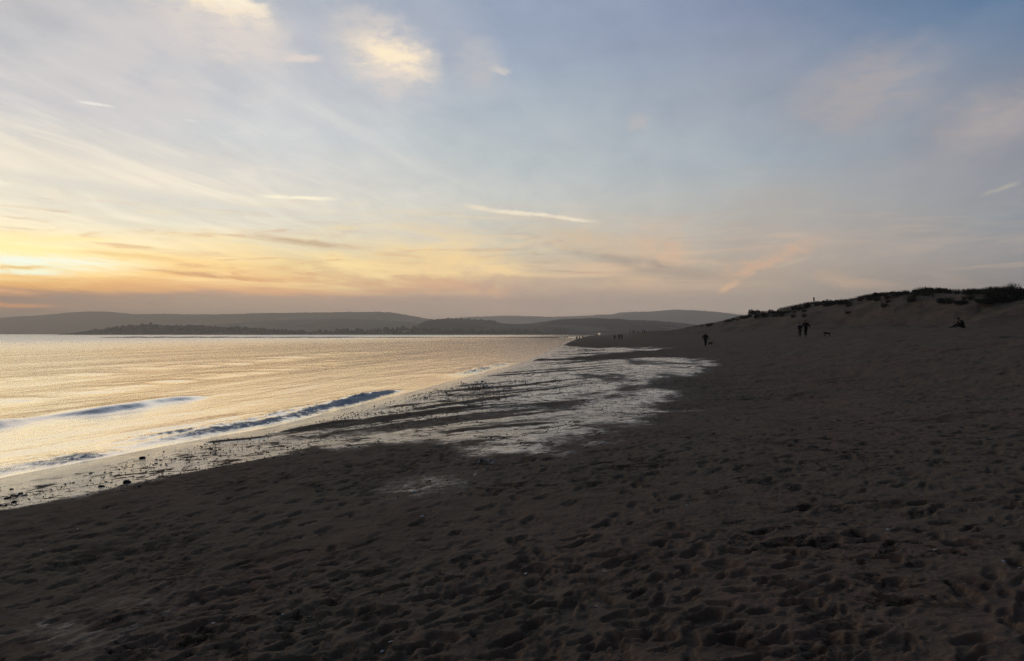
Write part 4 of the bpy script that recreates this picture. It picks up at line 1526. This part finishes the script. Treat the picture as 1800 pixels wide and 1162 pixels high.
STO = [bm_mesh("stone_%d" % i, stone_bm, i + 1) for i in range(5)]
WEE = [bm_mesh("seaweed_%d" % i, weed_bm, i + 1) for i in range(4)]
SHE = [bm_mesh("shell_%d" % i, shell_bm, i + 1) for i in range(2)]
for m_ in STO:
    m_.materials.append(m_stone)
    for p in m_.polygons:
        p.use_smooth = True
for m_ in WEE:
    m_.materials.append(m_weed)
for m_ in SHE:
    m_.materials.append(m_shell)


LAID = {}


def lay(name, me, px, py, size, label, cat, group=None, flat=1.0, rz=None):
    g = ray_ground(px, py)
    o_ = tag(link(name, me), label, cat, group)
    o_.location = (g[0], g[1], top_z(g[0], g[1]) + .12 * size * flat)
    o_.rotation_euler = (0, 0, rnd.uniform(0, 6.28) if rz is None else rz)
    o_.scale = (size, size, size * flat)
    if group:
        LAID.setdefault(group, []).append((px, o_))
    return o_


lay("stone", STO[0], 223, 851, .075, "single dark lump standing up on the wet sand near the left, with its reflection", "stone")
lay("seaweed_clump", WEE[0], 853, 815, .20, "dark weed clump at the dry edge of the wet flat", "seaweed")
lay("seaweed_clump", WEE[1], 852, 684, .55, "dark weed heap near the water's edge in the middle of the bay shore", "seaweed")
lay("stone", STO[1], 251, 806, .06, "dark lump on the wet sand just above the standing lump", "stone")
lay("seaweed_clump", WEE[2], 30, 876, .16, "dark weed clump on the wet sand at the left edge", "seaweed")
lay("seaweed_clump", WEE[3], 8, 895, .18, "dark weed clump at the far left end of the wet sand", "seaweed")
rnd = random.Random(9)
for k in range(46):
    if k < 26:
        px = rnd.uniform(10, 640)
        py = float(np.interp(px, [0, 300, 640], [862, 800, 752])) + rnd.uniform(0, 38) * (1 - px / 1100)
    else:
        px = rnd.uniform(640, 1180)
        py = float(np.interp(px, [640, 1180], [745, 662])) + rnd.uniform(-25, 32)
    if k % 3 == 0:
        lay("seaweed_clump", WEE[k % 4], px, py, rnd.uniform(.06, .13), "scrap of dark weed lying on the wet sand", "seaweed", "scraps of weed on the wet sand")
    else:
        lay("stone", STO[k % 5], px, py, rnd.uniform(.02, .05), "small dark stone lying on the wet shining sand", "stone", "small stones on the wet sand", .8)
for (px, py, s_) in ((1206, 888, .022), (1063, 1002, .020), (925, 1007, .024), (1048, 1068, .022), (727, 867, .045), (742, 907, .03), (1560, 932, .02), (1644, 969, .024), (1762, 992, .024), (1792, 992, .02), (376, 1092, .03), (498, 1077, .016),
                     (545, 1077, .016), (138, 933, .022), (66, 917, .022), (73, 965, .02), (218, 863, .05), (688, 1132, .022), (672, 1131, .02), (1337, 806, .02), (1278, 876, .02), (1030, 787, .05), (1242, 863, .02), (350, 870, .02)):
    lay("shell", SHE[rnd.randrange(2)], px, py, s_, "small pale shell lying on the dark trampled sand", "shell", "pale shells on the dark sand")


number_off(LAID["pale shells on the dark sand"], "%s small pale shell from the left on the dark trampled sand")
number_off(LAID["small stones on the wet sand"], "%s small dark stone from the left on the wet shining sand")
number_off(LAID["scraps of weed on the wet sand"], "%s scrap of dark weed from the left on the wet sand")


def pebble_bed(bm):
    rr_ = random.Random(31)
    for k in range(7000):
        d_ = rr_.uniform(.7, 4.5) if rr_.random() < .6 else rr_.uniform(4, 15)
        y = rr_.uniform(7, 40) ** 1.0
        x = float(shore_x(y)) + d_
        if not (.45 < float(vn(x * 1.6, y * .5, 19)) + rr_.random() * .8):
            continue
        r, t_ = math.hypot(x, y), math.atan2(x, y)
        i, j = iR(r), int((t_ - TH[0]) / .002)
        if not (0 <= j < len(TH)) or WET[i, j] < .35:
            continue
        s_ = rr_.uniform(.006, .020) * (1 + y * .03)
        z = SZ[i, j]
        vv = [bm.verts.new((x + s_ * math.cos(a) * rr_.uniform(.7, 1.2), y + s_ * math.sin(a) * rr_.uniform(.7, 1.2), z)) for a in (0, 1.26, 2.5, 3.8, 5.0)]
        tp = bm.verts.new((x + rr_.uniform(-.3, .3) * s_, y, z + s_ * rr_.uniform(.5, 1.0)))
        for i_ in range(5):
            bm.faces.new((vv[i_], vv[(i_ + 1) % 5], tp))


tag(link("pebbles", bm_mesh("pebbles", pebble_bed), m_stone), "dark pebbles and weed crumbs strewn over the wet sand", "pebbles", kind='stuff')

# ------------------------------------------------------------------ haze over the bay
bm = bmesh.new()
box(bm, -6200, 6200, -300, 8600, -4, HAZE_TOP + CAM_H)
me = bpy.data.meshes.new("haze")
bm.to_mesh(me)
bm.free()
m_hz = bpy.data.materials.new("haze")
m_hz.use_nodes = True
m_hz.node_tree.nodes.clear()
t = NT(m_hz.node_tree)
pv_ = t.n('ShaderNodeVolumePrincipled')
pv_.inputs['Color'].default_value = (1.0, .91, .80, 1)
pv_.inputs['Density'].default_value = HAZE_D
pv_.inputs['Anisotropy'].default_value = .6
o = t.n('ShaderNodeOutputMaterial')
t.l(pv_.outputs[0], o.inputs['Volume'])
tag(link("haze", me, m_hz), kind='stuff')
